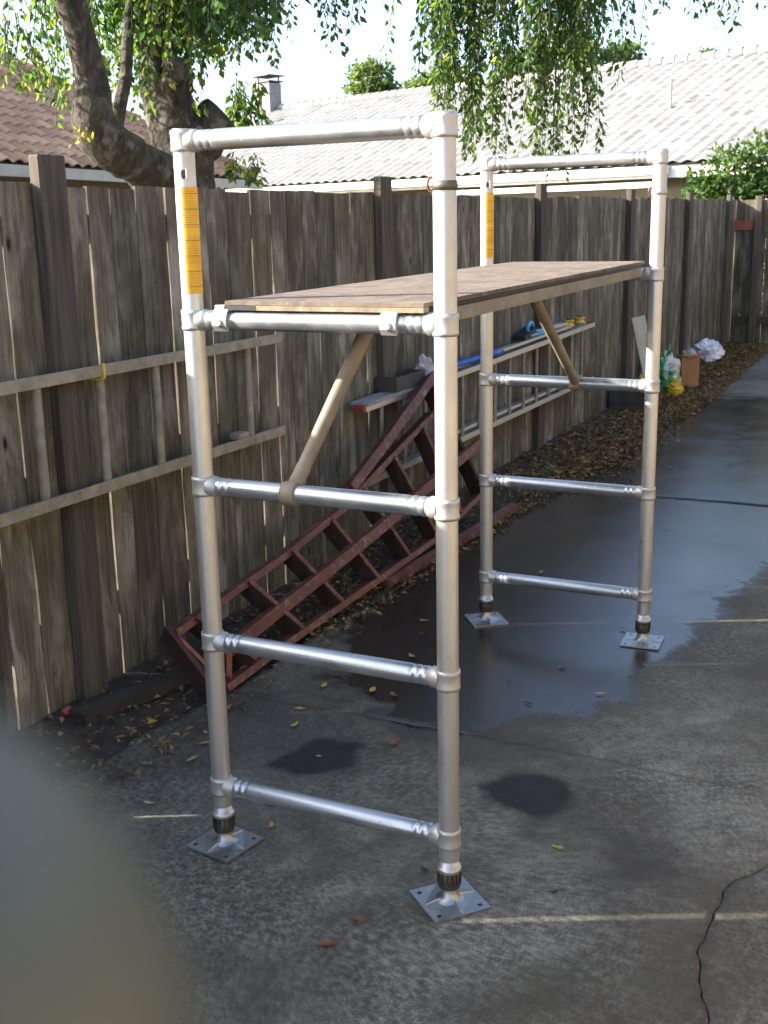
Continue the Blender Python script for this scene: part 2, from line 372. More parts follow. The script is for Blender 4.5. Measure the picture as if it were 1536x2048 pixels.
WET = np.array([(-.30, 1.30), (.01, 1.14), (.1, 1.03), (.34, .98), (.52, 1.24), (.81, 1.52), (.82, 1.99), (.9, 2.44), (.94, 3.09), (1.08, 3.72), (1.5, 4.6), (1.7, 6.5), (1.5, 9.75), (.23, 9.66), (-.5, 9.5), (-.80, 7.69), (-.62, 5.84), (-.80, 4.37), (-.62, 3.51), (-.62, 2.76), (-.55, 2.01)])
STAIN = np.array([(.58, .67), (.70, .80), (.82, .78), (.87, .65), (.83, .55), (.68, .57)])
SM1 = np.array([(-.14, .51), (-.09, .75), (.06, .77), (.1, .62), (-.02, .49)])
SM2 = np.array([(1.12, .42), (1.22, .50), (1.24, .40), (1.15, .36)])
SM3 = np.array([(-.60, .2), (-.2, .6), (-.1, .95), (-.6, 1.0)])
SM4 = np.array([(1.05, -.62), (1.30, -.50), (1.32, -.62), (1.1, -.72)])
def sdf(P, poly):
    A = poly; B = np.roll(poly, -1, 0); d = np.full(len(P), 1e9); ins = np.zeros(len(P), bool)
    for a, b in zip(A, B):
        e = b - a; wv = P - a; t = np.clip((wv @ e) / (e @ e), 0, 1); d = np.minimum(d, np.linalg.norm(wv - t[:, None] * e, axis=1))
        c = (a[1] > P[:, 1]) != (b[1] > P[:, 1]); x = (b[0] - a[0]) * (P[:, 1] - a[1]) / (b[1] - a[1] + 1e-12) + a[0]; ins ^= c & (P[:, 0] < x)
    return np.where(ins, -d, d)
def wob(t, seed, amp):
    r = np.random.default_rng(seed); o = np.zeros_like(t)
    for k in range(9):
        fr = 1.3 * 1.75 ** k; o += np.sin(t * fr + r.uniform(0, 6.28)) * amp / 1.25 ** k
    return o
crackx = lambda y, s=0: np.sign(s) * .0028 * np.abs(np.sin(y * 41) * np.sin(y * 17 + 1)) + np.interp(y, [-5, -.2, -.13, -.06, .07, .2, .3, .43, .54, .75, 1.1], [1.2, 1.50, 1.48, 1.44, 1.42, 1.43, 1.44, 1.46, 1.51, 1.60, 1.72]) + wob(y, 5, .012) + s
leftx = lambda y: np.interp(y, [-5, .5, 1, 3, 5, 7, 9, 13, 16], [-.72, -.72, -.66, -.62, -.66, -.70, -.60, -.62, -.7]) + wob(y, 9, .02)
drive = tag(bpy.data.objects.new('driveway', None), kind='structure'); C.objects.link(drive)
def slab(y0, y1, x0, x1, step, sd, z=0.0):
    ym = .5 * (y0 + y1); nx = int((float(np.mean(x1(np.array([ym])))) - float(np.mean(x0(np.array([ym]))))) / step) + 2; ny = int((y1 - y0) / step) + 2
    def fx(u, v):
        y = y0 + (y1 - y0) * v; xa = x0(y); xb = x1(y); x = xa + (xb - xa) * u
        lo = y0 + wob(x, int(y0 * 7) % 50 + 3, .007) + .0035; hi = y1 + wob(x, int(y1 * 7) % 50 + 3, .007) - .0035; y = lo + (hi - lo) * v
        return np.stack([x, y, z + .004 * np.sin(x * 1.3 + y * .9)], 1)
    V, F = grid_mesh(nx, ny, fx)
    # skirt
    idx = np.concatenate([np.arange(nx), np.arange(1, ny) * nx + nx - 1, (ny - 1) * nx + np.arange(nx - 2, -1, -1), np.arange(ny - 2, 0, -1) * nx]); n0 = len(V)
    sk = V[idx].copy(); sk[:, 2] -= .055; V = np.concatenate([V, sk]); m = len(idx); k = np.arange(m)
    F = np.concatenate([F, np.stack([idx, n0 + k, n0 + (k + 1) % m, idx[(k + 1) % m]], 1)])
    me = npmesh('concrete_slab', V, F, True)
    for nm, polys in (('wet', [WET]), ('stain', [STAIN, SM1]), ('smudge', [SM1, SM2, SM3, SM4])):
        d = np.min([sdf(V[:, :2], p) for p in polys], 0); a = me.attributes.new(nm, 'FLOAT', 'POINT'); a.data.foreach_set('value', d.astype(np.float32))
    return link('concrete_slab', me, M_conc, drive)
RX = lambda y: np.full_like(y, 3.5)
slab(-5, 1.0, leftx, lambda y: crackx(y, -.0006), .028, 21)
slab(-5, 1.0, lambda y: crackx(y, .0006), RX, .03, 31, -.004)
slab(1.0, 5.0, leftx, RX, .04, 22)
slab(5.0, 9.72, leftx, RX, .05, 24)
slab(9.72, 15.4, leftx, RX, .1, 26, .006)

def soil_fx(u, v):
    x = -1.35 + u * 1.05; y = -5 + v * 20.4
    z = -.012 + .03 * np.clip((-.72 - x) / .4, 0, 1) + .008 * np.sin(x * 37 + y * 3) * np.sin(y * 29) - .05 * (x > leftx(y) + .03)
    return np.stack([x, y, z], 1)
V, F = grid_mesh(22, 300, soil_fx); tag(link('soil_strip', npmesh('soil_strip', V, F, True), M_soil), kind='structure')

# ------------------------------------------------------------------ leaf cards
def leaves(name, P, D, L, Wd, m, parent=None, kind='stuff', fold=.25, nrm=None):
    P = np.asarray(P, float); N = len(P); D = np.asarray(D, float); D = D / (np.linalg.norm(D, axis=1, keepdims=True) + 1e-9)
    R = rng.normal(size=(N, 3)) if nrm is None else nrm
    Sd = np.cross(D, R); Sd /= np.linalg.norm(Sd, axis=1, keepdims=True) + 1e-9; Nn = np.cross(Sd, D)
    L = np.broadcast_to(L, N)[:, None]; Wd = np.broadcast_to(Wd, N)[:, None]
    mid = P + D * L * .42
    V = np.stack([P, mid + Sd * Wd * .5 + Nn * Wd * fold, P + D * L, mid - Sd * Wd * .5 + Nn * Wd * fold], 1).reshape(-1, 3)
    b = np.arange(N)[:, None] * 4; F = np.concatenate([b + np.array([[0, 1, 2]]), b + np.array([[0, 2, 3]])], 1).reshape(-1, 3)
    o = link(name, npmesh(name, V, F, False), m, parent, kind); return o

# leaf litter along the fence
Pl = []
for _ in range(15000):
    y = -1.5 + 16.5 * random.random() ** .82; e = float(np.interp(y, [-2, .5, 1, 2, 3, 4.5, 6, 6.6, 7.6, 9, 11, 16], [-.55, -.50, -.50, -.52, -.52, -.50, -.42, -.30, -.40, -.30, -.30, -.5]))
    x = -1.10 + (e + 1.10) * random.random() ** .8 + (random.gauss(0, .05) if random.random() < .25 else 0)
    if x < -1.11 or (y < 1.6 and random.random() < .55): continue
    Pl.append((x, y, .022 if x < -.72 else .008 + .012 * random.random()))
for _ in range(900):     # spill of leaves on the wet concrete
    a = random.gauss(0, .17); c = random.gauss(0, .75); Pl.append((-.50 + a, 6.45 + c, .008 + .02 * random.random()))
Pl = np.array(Pl); N = len(Pl); an = rng.uniform(0, 6.28, N)
leaves('leaf_litter', Pl, np.stack([np.cos(an), np.sin(an), rng.uniform(-.1, .5, N)], 1), rng.uniform(.010, .048, N) ** 1.0 * (1 + .35 * (Pl[:, 1] > 5)), rng.uniform(.006, .028, N) * (1 + .35 * (Pl[:, 1] > 5)), M_litter, None, 'stuff', .3, np.stack([rng.normal(0, .4, N), rng.normal(0, .4, N), np.ones(N)], 1))

# ------------------------------------------------------------------ fence
FX = -1.15
fence = empty('wooden_fence', (FX, 5, 0), 'tall weathered grey board fence along the left side of the driveway', 'fence')
edges = [.338, .496, .66, .80, .955, 1.09, 1.25, 1.445, 1.55, 1.74, 1.90, 2.095, 2.275, 2.43, 2.58, 2.72, 2.92, 3.10, 3.27, 3.43]
SL = {.338: .003, .496: .004, .955: .0085, 1.445: .006, 1.55: .026, 2.095: .008, 2.275: .0072, 3.27: .006, -1.05: .016, -.37: .016}
y = .338
while y > -4.2:
    y -= random.choice([.14, .17, .19])
    edges.insert(0, y)
for s in (-1.05, -.37):
    k = min(range(len(edges)), key=lambda i: abs(edges[i] - s)); edges[k] = s
edges.sort(); y = 3.43
while y < 15.20:
    y += random.choice([.13, .145, .16, .18]); edges.append(min(y, 15.335))
ftop = lambda y: 1.985 + .0085 * max(0, y - 2)
variants = []
for i in range(6):
    m = MB(); n = 9; v = []; r = random.Random(i)
    for k in range(n):
        t = k / (n - 1); wl = -.5 + r.uniform(-.012, .012); wr = .5 + r.uniform(-.012, .012); cup = r.uniform(-.002, .002)
        v += [(-.008 + cup, wl, t), (.008 + cup, wl + .02, t), (.008 + cup, wr - .02, t), (-.008 + cup, wr, t)]
    f = [[3, 2, 1, 0], [4 * n - 4, 4 * n - 3, 4 * n - 2, 4 * n - 1]]
    for k in range(n - 1):
        for j in range(4): f.append([k * 4 + j, k * 4 + (j + 1) % 4, k * 4 + 4 + (j + 1) % 4, k * 4 + 4 + j])
    m.add(v, f); variants.append(v); variants[-1] = (v, f)
for i in range(len(edges) - 1):
    a, b2 = edges[i], edges[i + 1]; ga = SL.get(round(a, 3), .0012) / 2; gb = SL.get(round(b2, 3), .0012) / 2
    wd = (b2 - gb) - (a + ga); h = ftop(a) + random.uniform(-.012, .010); z0 = -.03 + random.uniform(-.01, .01)
    v, f = variants[i % 6]; m = MB(); m.add([(p[0], p[1] * wd, z0 + p[2] * (h - z0)) for p in v], f)
    o = m.build('board', M_fence, fence); o.location = (random.uniform(-.002, .003), (a + ga + b2 - gb) / 2 - 5, 0); o.rotation_euler = (random.uniform(-.001, .001), 0, random.uniform(-.006, .006))
pm = MB(); pm.box(-.006, .05, -.07, .07, -.1, 2.085, .008); pme = pm.mesh('post'); pme.materials.append(M_post)
for yy in (-2.15, .725, 3.45, 6.26, 9.05, 11.85, 14.6):
    o = bpy.data.objects.new('post', pme); C.objects.link(o); o.parent = fence; o.location = (.014, yy - 5, .0 + .006 * max(0, yy - 3))
for zz in (.30, .87, 1.80):
    m = MB(); m.box(-.055, -.0125, -9.2, 10.2, zz, zz + .088); m.build('rail', M_post, fence)
for (yy, z0, z1) in ((-1.05, .01, .295), (-1.05, .39, .865), (-.37, .01, .295), (-.37, .49, .865), (-.37, .96, 1.79), (1.55, .39, .64), (1.55, .01, .295)):
    m = MB(); m.box(-.045, -.0125, yy - 5.04, yy - 4.96, z0, z1); m.build('sun_slit_blocker', M_post, fence)  # unseen strips added behind the wide slits to shorten the sun streaks
for pts in ([(.03, .70, 1.375), (.052, .70, 1.372), (.058, .70, 1.345), (.058, .70, 1.335)], [(.0, .835, 1.285), (.06, .83, 1.272), (.128, .825, 1.275), (.136, .825, 1.30), (.134, .825, 1.335)]):
    m = MB(); m.tube([(a, b3 - 5, c) for a, b3, c in pts], .0055, 8, sub=4); m.build('hook', M_yellow, fence)

# back gate closing the driveway
gate = empty('wooden_gate', (-.3, 15.35, 0), 'dark vertical board gate closing the far end of the driveway', 'gate')
x = -1.165
while x < 3.3:
    wd = random.choice([.14, .15, .17]); m = MB(); m.box(-wd / 2 + .003, wd / 2 - .003, -.01, .01, -.03 + random.uniform(0, .01), 2.08 + random.uniform(-.02, .02)); o = m.build('board', M_fence, gate); o.location = (x + wd / 2 + .3, 0, 0); x += wd
m = MB(); m.box(-.555, -.49 + .03, -.12, -.013, 0, 2.14, .008); m.build('post', M_post, gate)
m = MB(); m.box(-.88, -.58, -.05, -.012, 1.66, 1.80); tag(m.build('hinge_block', M_redor, gate))
m = MB(); m.box(-.75, 3.5, -.045, -.012, .28, .40); m.build('rail', M_post, gate)

# ------------------------------------------------------------------ scaffold tower
PR = .0285; RS = [.20, .66, 1.12, 1.58, 2.04]; FL = 2.196
scaf = empty('scaffold_tower', (.37, 1.1, 0), 'silver aluminium scaffold tower with a plywood deck standing on square base plates', 'scaffold')
OX, OY = .37, 1.1
def loc(x, y, z=0): return Vector((x - OX, y - OY, z))
plate_rot = {(0, 0): -10, (1, 0): 50, (0, 1): 38, (1, 1): 4}
for ix in (0, 1):
    for iy in (0, 1):
        bx, by = .74 * ix, FL * iy; dz = .022 * iy; base = loc(bx, by, 0)
        m = MB(); top = RS[4] + dz
        m.lathe(base, (0, 0, 1), [(.135, PR), (top - .12, PR), (top - .117, PR * .985), (top + .03, PR * .985)], 32)
        post = m.build('upright_post', M_alu, scaf)
        for k, z in enumerate(RS):
            z += dz; hh = .027; m = MB()
            R2 = PR + .0035
            m.lathe(base + Vector((0, 0, z)), (0, 0, 1), [(-hh, PR + .0005), (-hh, R2), (-hh + .008, R2 + .0012), (-hh + .012, R2), (hh - .012, R2), (hh - .008, R2 + .0012), (hh, R2), (hh, PR + .0005)], 32)
            sx = 1 if ix == 0 else -1
            m.lathe(base + Vector((sx * .020, 0, z)), (sx, 0, 0), [(0, .029), (.022, .029), (.025, .0265), (.032, .024)], 28)
            if k == 4:
                m.lathe(base + Vector((0, 0, z + hh - .003)), (0, 0, 1), [(0, R2 - .001), (.004, R2 - .004)], 32)
            m.build('collar', M_collar, post)
        # spigot ring low on the post and adjustable jack
        m = MB(); m.lathe(base, (0, 0, 1), [(.100, PR + .001), (.100, PR + .004), (.108, PR + .005), (.114, PR + .004), (.114, PR - .002), (.165, PR - .002)], 32); m.build('spigot_ring', M_alu, post)
        m = MB()
        n = 32; prof = [(.052, .024), (.052, .030), (.060, .0325), (.072, .0325), (.098, .0300), (.0985, .024)]
        m.lathe(base, (0, 0, 1), prof, n)
        for k in range(14):
            a = 6.283 * k / 14; mt = Matrix.Translation(base) @ Matrix.Rotation(a, 4, 'Z'); m.box(.0285, .0335, -.0028, .0028, .066, .097, 0, mt)
        m.build('adjusting_nut', M_dark, post)
        m = MB(); m.lathe(base, (0, 0, 1), [(.010, .046), (.016, .038), (.022, .024), (.052, .0235)], 28)
        m.build('jack_screw', M_plate, post)
        m = MB(); mt = Matrix.Translation(base) @ Matrix.Rotation(math.radians(plate_rot[(ix, iy)]), 4, 'Z')
        h = .084; hs = .006; c = .062
        # plate with four square bolt holes: ring of quads around each hole
        xs = [-h, -c - hs, -c + hs, c - hs, c + hs, h]; v = []; f = []
        for zz in (.004, .010):
            for yy in xs:
                for xx in xs: v.append(mt @ Vector((xx, yy, zz)))
        def id_(i, j, t): return t * 36 + j * 6 + i
        for i in range(5):
            for j in range(5):
                if i in (1, 3) and j in (1, 3):
                    f += [[id_(i, j, 1), id_(i, j, 0), id_(i + 1, j, 0), id_(i + 1, j, 1)], [id_(i + 1, j, 1), id_(i + 1, j, 0), id_(i + 1, j + 1, 0), id_(i + 1, j + 1, 1)], [id_(i + 1, j + 1, 1), id_(i + 1, j + 1, 0), id_(i, j + 1, 0), id_(i, j + 1, 1)], [id_(i, j + 1, 1), id_(i, j + 1, 0), id_(i, j, 0), id_(i, j, 1)]]
                    continue
                f.append([id_(i, j, 1), id_(i + 1, j, 1), id_(i + 1, j + 1, 1), id_(i, j + 1, 1)]); f.append([id_(i, j, 0), id_(i, j + 1, 0), id_(i + 1, j + 1, 0), id_(i + 1, j, 0)])
        for i in range(5):
            f += [[id_(i, 0, 0), id_(i + 1, 0, 0), id_(i + 1, 0, 1), id_(i, 0, 1)], [id_(i, 5, 1), id_(i + 1, 5, 1), id_(i + 1, 5, 0), id_(i, 5, 0)], [id_(0, i, 1), id_(0, i + 1, 1), id_(0, i + 1, 0), id_(0, i, 0)], [id_(5, i, 0), id_(5, i + 1, 0), id_(5, i + 1, 1), id_(5, i, 1)]]
        m.add(v, f)
        # raised pressed diamond and stiffening ridges
        d = .080; t = .034; vv = [(d, 0, .0105), (0, d, .0105), (-d, 0, .0105), (0, -d, .0105), (t, 0, .017), (0, t, .017), (-t, 0, .017), (0, -t, .017)]
        m.add([mt @ Vector(p) for p in vv], [[0, 1, 5, 4], [1, 2, 6, 5], [2, 3, 7, 6], [3, 0, 4, 7], [4, 5, 6, 7]])
        for k in range(4):
            a = math.radians(90 * k); q = mt @ Matrix.Rotation(a, 4, 'Z'); m.add([q @ Vector(p) for p in [(.030, -.004, .0155), (.030, .004, .0155), (.078, .003, .0108), (.078, -.003, .0108), (.030, 0, .021), (.076, 0, .0135)]], [[0, 3, 5, 4], [1, 4, 5, 2], [3, 2, 5]])
        m.build('base_plate', M_plate, post)
        if ix == 0:      # wrapped warning label
            m = MB(); v = []; f = []; na = 22; z0, z1 = 1.65 + dz, 1.925 + dz; a0, a1 = math.radians(-80), math.radians(58)
            for zz in (z0, z1):
                for k in range(na + 1): a = a0 + (a1 - a0) * k / na; v.append((math.cos(a) * (PR + .0012), math.sin(a) * (PR + .0012), zz))
            for k in range(na): f.append([k, k + 1, na + 2 + k, na + 1 + k])
            m.add(v, f, True); lb = m.build('warning_label', M_label, post); lb.location = base
            # spring locking pin slot
            m = MB(); a = math.radians(-62); q = Matrix.Translation(base + Vector((0, 0, 1.956 + dz))) @ Matrix.Rotation(a, 4, 'Z')
            v = []; 
            for k in range(16):
                t = 6.283 * k / 16; yy = .0075 * math.cos(t); zz = .012 * (1 if math.sin(t) > 0 else -1) * abs(math.sin(t)) ** .6; v.append(q @ Vector((math.sqrt(PR * PR - yy * yy) + .0012, yy, zz)))
            m.add(v, [list(range(16))]); m.build('lock_slot', M_dark, post)
            m = MB(); q2 = q @ Matrix.Translation((PR + .003, .0085, 0)); m.box(-.003, .003, -.002, .003, -.012, .013, .0008, q2); m.build('lock_clip', M_rung, post)
        else:
            m = MB(); m.lathe(base + Vector((0, 0, top - .135)), (0, 0, 1), [(-.011, PR), (-.011, PR + .002), (0, PR + .003), (.011, PR + .002), (.011, PR)], 28); m.build('spigot_ring', M_ring if iy == 0 else M_collar, post)
            m = MB(); m.tube([base + Vector((-.027, -.006, top - .115)), base + Vector((-.037, -.010, top - .12)), base + Vector((-.039, -.010, top - .14)), base + Vector((-.027, -.008, top - .150))], .0035, 6, sub=3); m.build('locking_pin', M_red, post)
def rung(y, z):
    a = loc(.05, y, z); L = .64; r = .0265; p = [(0, r * .80)]
    for e in (0, 1):
        seq = [(.002, .93), (.006, .99), (.012, 1.0), (.020, .97), (.024, .90), (.028, .97), (.034, 1.0), (.042, .97), (.046, .90), (.050, .97), (.058, 1.0)]
        p += [(t, r * q) for t, q in seq] if e == 0 else [(L - t, r * q) for t, q in reversed(seq)]
    p += [(L, r * .80)]
    m = MB(); m.lathe(a, (1, 0, 0), p, 32); m.build('rung', M_rung, scaf)
for iy in (0, 1):
    for z in RS: rung(FL * iy, z + .022 * iy)
# deck with timber edge, steel hooks and two diagonal braces
dk = MB(); v = []
x0, x1, y0, y1 = .115, .69, -.018, 2.205; t0, t1 = 1.632, 1.655
def ramp_box(mb, x0, x1, y0, y1, a0, a1, b0, b1):
    v = [loc(x0, y0, a0), loc(x1, y0, a0), loc(x1, y1, b0), loc(x0, y1, b0), loc(x0, y0, a1), loc(x1, y0, a1), loc(x1, y1, b1), loc(x0, y1, b1)]
    mb.add(v, [[3, 2, 1, 0], [4, 5, 6, 7], [0, 1, 5, 4], [1, 2, 6, 5], [2, 3, 7, 6], [3, 0, 4, 7]])
ramp_box(dk, x0, x1, y0, y1, 1.6215, 1.632, 1.6445, 1.655); deck = dk.build('deck', M_ply, scaf)
m = MB(); ramp_box(m, x0 + .098, x1 + .001, y0 - .004, y0 + .03, 1.6085, 1.6205, 1.6085, 1.6205); m.build('deck_edge', M_beam, deck)
m = MB(); ramp_box(m, x0 - .001, x0 + .096, y0 - .004, y0 + .03, 1.6085, 1.6207, 1.6085, 1.6207); m.build('deck_edge', M_black, deck)
for xx in (x0 + .008, x1 - .037):
    m = MB(); ramp_box(m, xx, xx + .035, .035, y1 - .035, 1.572, 1.607, 1.595, 1.630); m.build('side_beam', M_brace, deck); m = MB(); ramp_box(m, xx + .003, xx + .026, .036, y1 - .036, 1.607, 1.6213, 1.630, 1.6443); m.build('shadow_gap_strip', M_black, deck)  # black strip stands in for the shadow in the recess under the deck
for iy in (0, 1):
    for xx in (.105, .600):
        yy = FL * iy; z = RS[3] + .022 * iy; sg = 1 if iy == 0 else -1; m = MB(); pr = []
        for k in range(11):
            a = math.radians(-28 + 20.8 * k); pr.append((-math.cos(a) * -1, math.sin(a)))
        v = []; f = []
        for xo in (-.022, .022):
            for rr in (.0275, .038):
                for k in range(11):
                    a = math.radians(-35 + 26 * k); v.append(loc(xx + xo, yy + sg * rr * math.cos(a), z + rr * math.sin(a)))
        for k in range(10):
            f += [[11 + k, 12 + k, 34 + k, 33 + k], [k, 22 + k, 23 + k, k + 1], [k, k + 1, 12 + k, 11 + k], [22 + k, 33 + k, 34 + k, 23 + k]]
        f += [[0, 11, 33, 22], [10, 32, 43, 21]]
        m.add(v, f); m.box(-.028, .028, -.012, .030, .026, .040, .003, Matrix.Translation(loc(xx, yy, z)) @ Matrix.Rotation(0 if iy == 0 else math.pi, 4, 'Z'))
        m.lathe(loc(xx, yy - sg * .034, z - .004), (0, -sg, 0), [(0, .011), (.006, .011), (.008, .008)], 12)
        m.build('hook', M_collar, deck)
for (yb, zb, xb, yt, xt, zt) in ((0, 1.12, .285, .235, .425, 1.575), (FL, 1.142, .412, 1.46, .445, 1.592)):
    m = MB(); d = (loc(xt, yt, zt) - loc(xb, yb, zb)); L = d.length; p = loc(xb, yb, zb)
    m.lathe(p, d, [(.018, .014), (.020, .0215), (.040, .0225), (.055, .0205), (.075, .0215), (.085, .0195), (L * .5, .0205), (L - .01, .0215), (L, .018)], 22)
    m.lathe(p + Vector((-.022, 0, 0)), (1, 0, 0), [(0, .0270), (0, .0315), (.004, .0335), (.040, .0335), (.044, .0315), (.044, .0270)], 26)
    m.build('diagonal_brace', M_brace, scaf)

# ------------------------------------------------------------------ ladders
lad = empty('aluminium_ladder', (-1.065, 1.0, .86), 'old grey aluminium ladder hung sideways on yellow fence hooks, nearest the camera', 'ladder')
def lr(y, z, x=-1.065): return Vector((x + 1.065, y - 1.0, z - .86))
for z in (1.31, .862):
    m = MB(); m.bar(lr(-1.9, z - .006), lr(2.15, z), .066, .007); m.box(-.033, -.029, -2.9, 1.15, z - .86 - .02, z - .86 - .003); m.bar(lr(-1.9, z - .008, -1.034), lr(2.15, z - .002, -1.034), .006, .044); m.build('rail', M_oldalu, lad)
yy = 2.17 - .28
while yy > -1.9:
    m = MB(); m.lathe(lr(yy, .866), (0, 0, 1), [(0, .0185), (.44, .0185)], 16); m.build('rung', M_oldalu, lad); yy -= .3455
m = MB(); m.box(-.04, .02, -.03, .05, 0, .03, .004, Matrix.Translation(lr(1.80, .872))); m.build('rung_bracket', M_oldalu, lad)

ext = empty('extension_ladder', (-1.04, 5.2, .43), 'long aluminium extension ladder hung sideways along the fence beyond the red stepladder', 'ladder')
def er(x, y, z): return Vector((x + 1.04, y - 5.2, z - .43))
zu = lambda y: .845 + (y - 3) * .020; zl = lambda y: .425 + (y - 3) * .006
for zf in (zu, zl):
    m = MB(); m.bar(er(-1.05, 2.97, zf(2.97)), er(-1.05, 7.48, zf(7.48)), .085, .008); m.bar(er(-1.008, 2.97, zf(2.97) - .004), er(-1.008, 7.48, zf(7.48) - .004), .005, .036); m.build('rail', M_brightalu, ext)
    m = MB(); m.bar(er(-1.06, 4.0, zf(4.0) + .042), er(-1.06, 6.9, zf(6.9) + .042), .05, .022); m.build('fly_rail', M_brightalu, ext)
yy = 3.2
while yy < 7.4:
    m = MB(); m.lathe(er(-1.03, yy, zl(yy)), (0, 0, 1), [(0, .014), (zu(yy) - zl(yy), .014)], 12); m.build('rung', M_oldalu, ext); yy += .305
for (yy, zf) in ((7.49, zu), (7.49, zl), (2.96, zu)):
    m = MB(); m.box(-.03, .042, -.012, .014, -.022, .018, .005, Matrix.Translation(er(-1.05, yy, zf(yy)))); m.build('foot', M_redp, ext)
for yy in (3.9, 6.3):
    m = MB(); m.tube([er(-1.13, yy, zu(yy) + .06), er(-1.06, yy, zu(yy) + .055), er(-1.0, yy, zu(yy) - .03), er(-.985, yy, zu(yy) + .02)], .006, 8, sub=3); tag(m.build('hanger', M_dark, ext))

# red wooden stepladder lying on its side
red = empty('wooden_stepladder', (-.8, 2.3, 0), 'red painted wooden stepladder lying on its side at the foot of the fence', 'stepladder')
ro = Vector((-.8, 2.3, 0)); rv = lambda x, y, z: Vector((x, y, z)) - ro
R1 = [(-.90, .97, .215), (-.90, 1.84, .309), (-.90, 2.43, .400), (-.92, 2.72, .468), (-.93, 3.68, .712)]
R2 = [(-.75, 1.05, .10), (-.75, 1.85, .19), (-.75, 2.60, .282), (-.75, 3.18, .372), (-.75, 4.02, .485)]
R3 = [(-.66, .96, .02), (-.68, 1.40, .03), (-.69, 2.38, .055), (-.70, 3.12, .075), (-.74, 4.02, .165)]
def lerpP(P, t):
    s = t * (len(P) - 1); i = min(int(s), len(P) - 2); return Vector(P[i]).lerp(Vector(P[i + 1]), s - i)
upv = Vector((.75, 0, .66))
for P, wd, th in ((R1, .036, .085), (R2, .036, .060), (R3, .036, .085)):
    m = MB(); m.strip([Vector(p) - ro for p in P], .075 if P is not R2 else .060, .030 if P is not R2 else .052, (-.35, 0, .94)); m.build('rail', M_red, red)
m = MB(); m.strip([rv(-.93, 2.60, .47), rv(-.94, 3.1, .66), rv(-.95, 3.75, .93)], .075, .05, (-.5, 0, .87)); m.build('rear_leg', M_red, red)
m = MB(); m.strip([rv(-.66, 2.45, .03), rv(-.62, 3.1, .028), rv(-.60, 4.26, .03)], .06, .04); m.build('rear_leg', M_red, red)
def at_y(P, y):
    P = np.array(P); return Vector((float(np.interp(y, P[:, 1], P[:, 0])), y, float(np.interp(y, P[:, 1], P[:, 2]))))
for yy in (1.10, 1.50, 1.88, 2.27, 2.66, 3.05, 3.45):
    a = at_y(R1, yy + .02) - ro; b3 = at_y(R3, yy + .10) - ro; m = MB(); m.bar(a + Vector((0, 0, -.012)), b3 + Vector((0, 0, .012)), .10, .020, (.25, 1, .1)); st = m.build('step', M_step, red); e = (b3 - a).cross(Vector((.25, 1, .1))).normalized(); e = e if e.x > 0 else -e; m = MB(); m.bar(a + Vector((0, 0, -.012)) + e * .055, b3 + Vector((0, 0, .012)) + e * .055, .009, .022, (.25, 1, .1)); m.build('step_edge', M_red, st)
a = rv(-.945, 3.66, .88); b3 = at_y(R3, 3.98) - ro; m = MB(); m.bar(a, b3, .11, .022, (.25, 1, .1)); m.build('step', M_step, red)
m = MB(); m.bar(rv(-.925, .96, .225), rv(-.63, .89, .0), .10, .022, (.15, 1, .25)); m.build('top_cap', M_redcap, red)  # cap board in a darker red than the rails
m = MB(); m.bar(rv(-.90, 1.00, .20), rv(-.66, .98, .03), .03, .018, (.25, 1, .1)); m.bar(rv(-.74, 1.15, .14), rv(-.66, 1.02, .05), .028, .014, (1, .2, .1)); m.build('strut', M_redor, red)

# ------------------------------------------------------------------ things on the extension ladder
def crumple(name, c, r, m, seed, sq=(1, 1, 1), amp=.35, nu=18, nv=12):
    rr = random.Random(seed); ph = [(rr.uniform(1, 5), rr.uniform(1, 5), rr.uniform(0, 6.28)) for _ in range(9)]; v = []; f = []
    for j in range(nv + 1):
        th = math.pi * j / nv
        for i in range(nu):
            a = 6.283 * i / nu; k = 1 + amp * sum(math.sin(p[0] * a * 1.0 // 1 * 0 + round(p[0]) * a + p[1] * th * 1.6 + p[2]) for p in ph) / 4 + rr.uniform(-.08, .08)
            v.append((r * sq[0] * k * math.sin(th) * math.cos(a), r * sq[1] * k * math.sin(th) * math.sin(a), r * sq[2] * k * math.cos(th)))
    for j in range(nv):
        for i in range(nu): f.append([j * nu + i, (j + 1) * nu + i, (j + 1) * nu + (i + 1) % nu, j * nu + (i + 1) % nu])
    mb = MB(); mb.add(v, f); o = mb.build(name, m); o.location = c; return o
M_grey = mat_simple('grey_board', (.16, .16, .165), (.30, .30, .31), .75, 6, stretch=(20, 2, 20)); M_blackbox = mat_simple('dark_box', (.03, .025, .022), (.07, .06, .055), .7, 10)
m = MB(); m.box(-.055, .055, -.36, .36, 0, .02, .003); o = m.build('plank', M_grey); o.location = (-1.05, 3.33, .861); o.rotation_euler = (.02, 0, 0); tag(o, 'short grey weathered plank lying on the left end of the extension ladder', 'plank')
t = empty('tool_tray', (-1.06, 3.53, .884), 'dark open tray lying on the grey plank on the extension ladder', 'tray')
m = MB(); m.box(-.07, .07, -.20, .20, 0, .012); m.build('tray_base', M_blackbox, t)
m = MB(); m.box(-.07, -.06, -.20, .20, .012, .085); m.box(.06, .07, -.20, .20, .012, .085); m.box(-.06, .06, -.20, -.19, .012, .085); m.box(-.06, .06, .19, .20, .012, .085); m.build('tray_wall', M_blackbox, t)
M_film = mat_simple('clear_film', (.30, .27, .30), (.55, .52, .56), .3, 30, bump=.6)
tag(crumple('plastic_film', (-1.02, 3.80, .935), .075, M_film, 3, (.7, .9, 1.2), .5), 'crumpled greyish plastic film at the end of the dark tray', 'plastic film')
t = empty('pole', (-1.035, 4.5, .925), 'blue tube lying along the extension ladder behind the near scaffold post', 'pole')
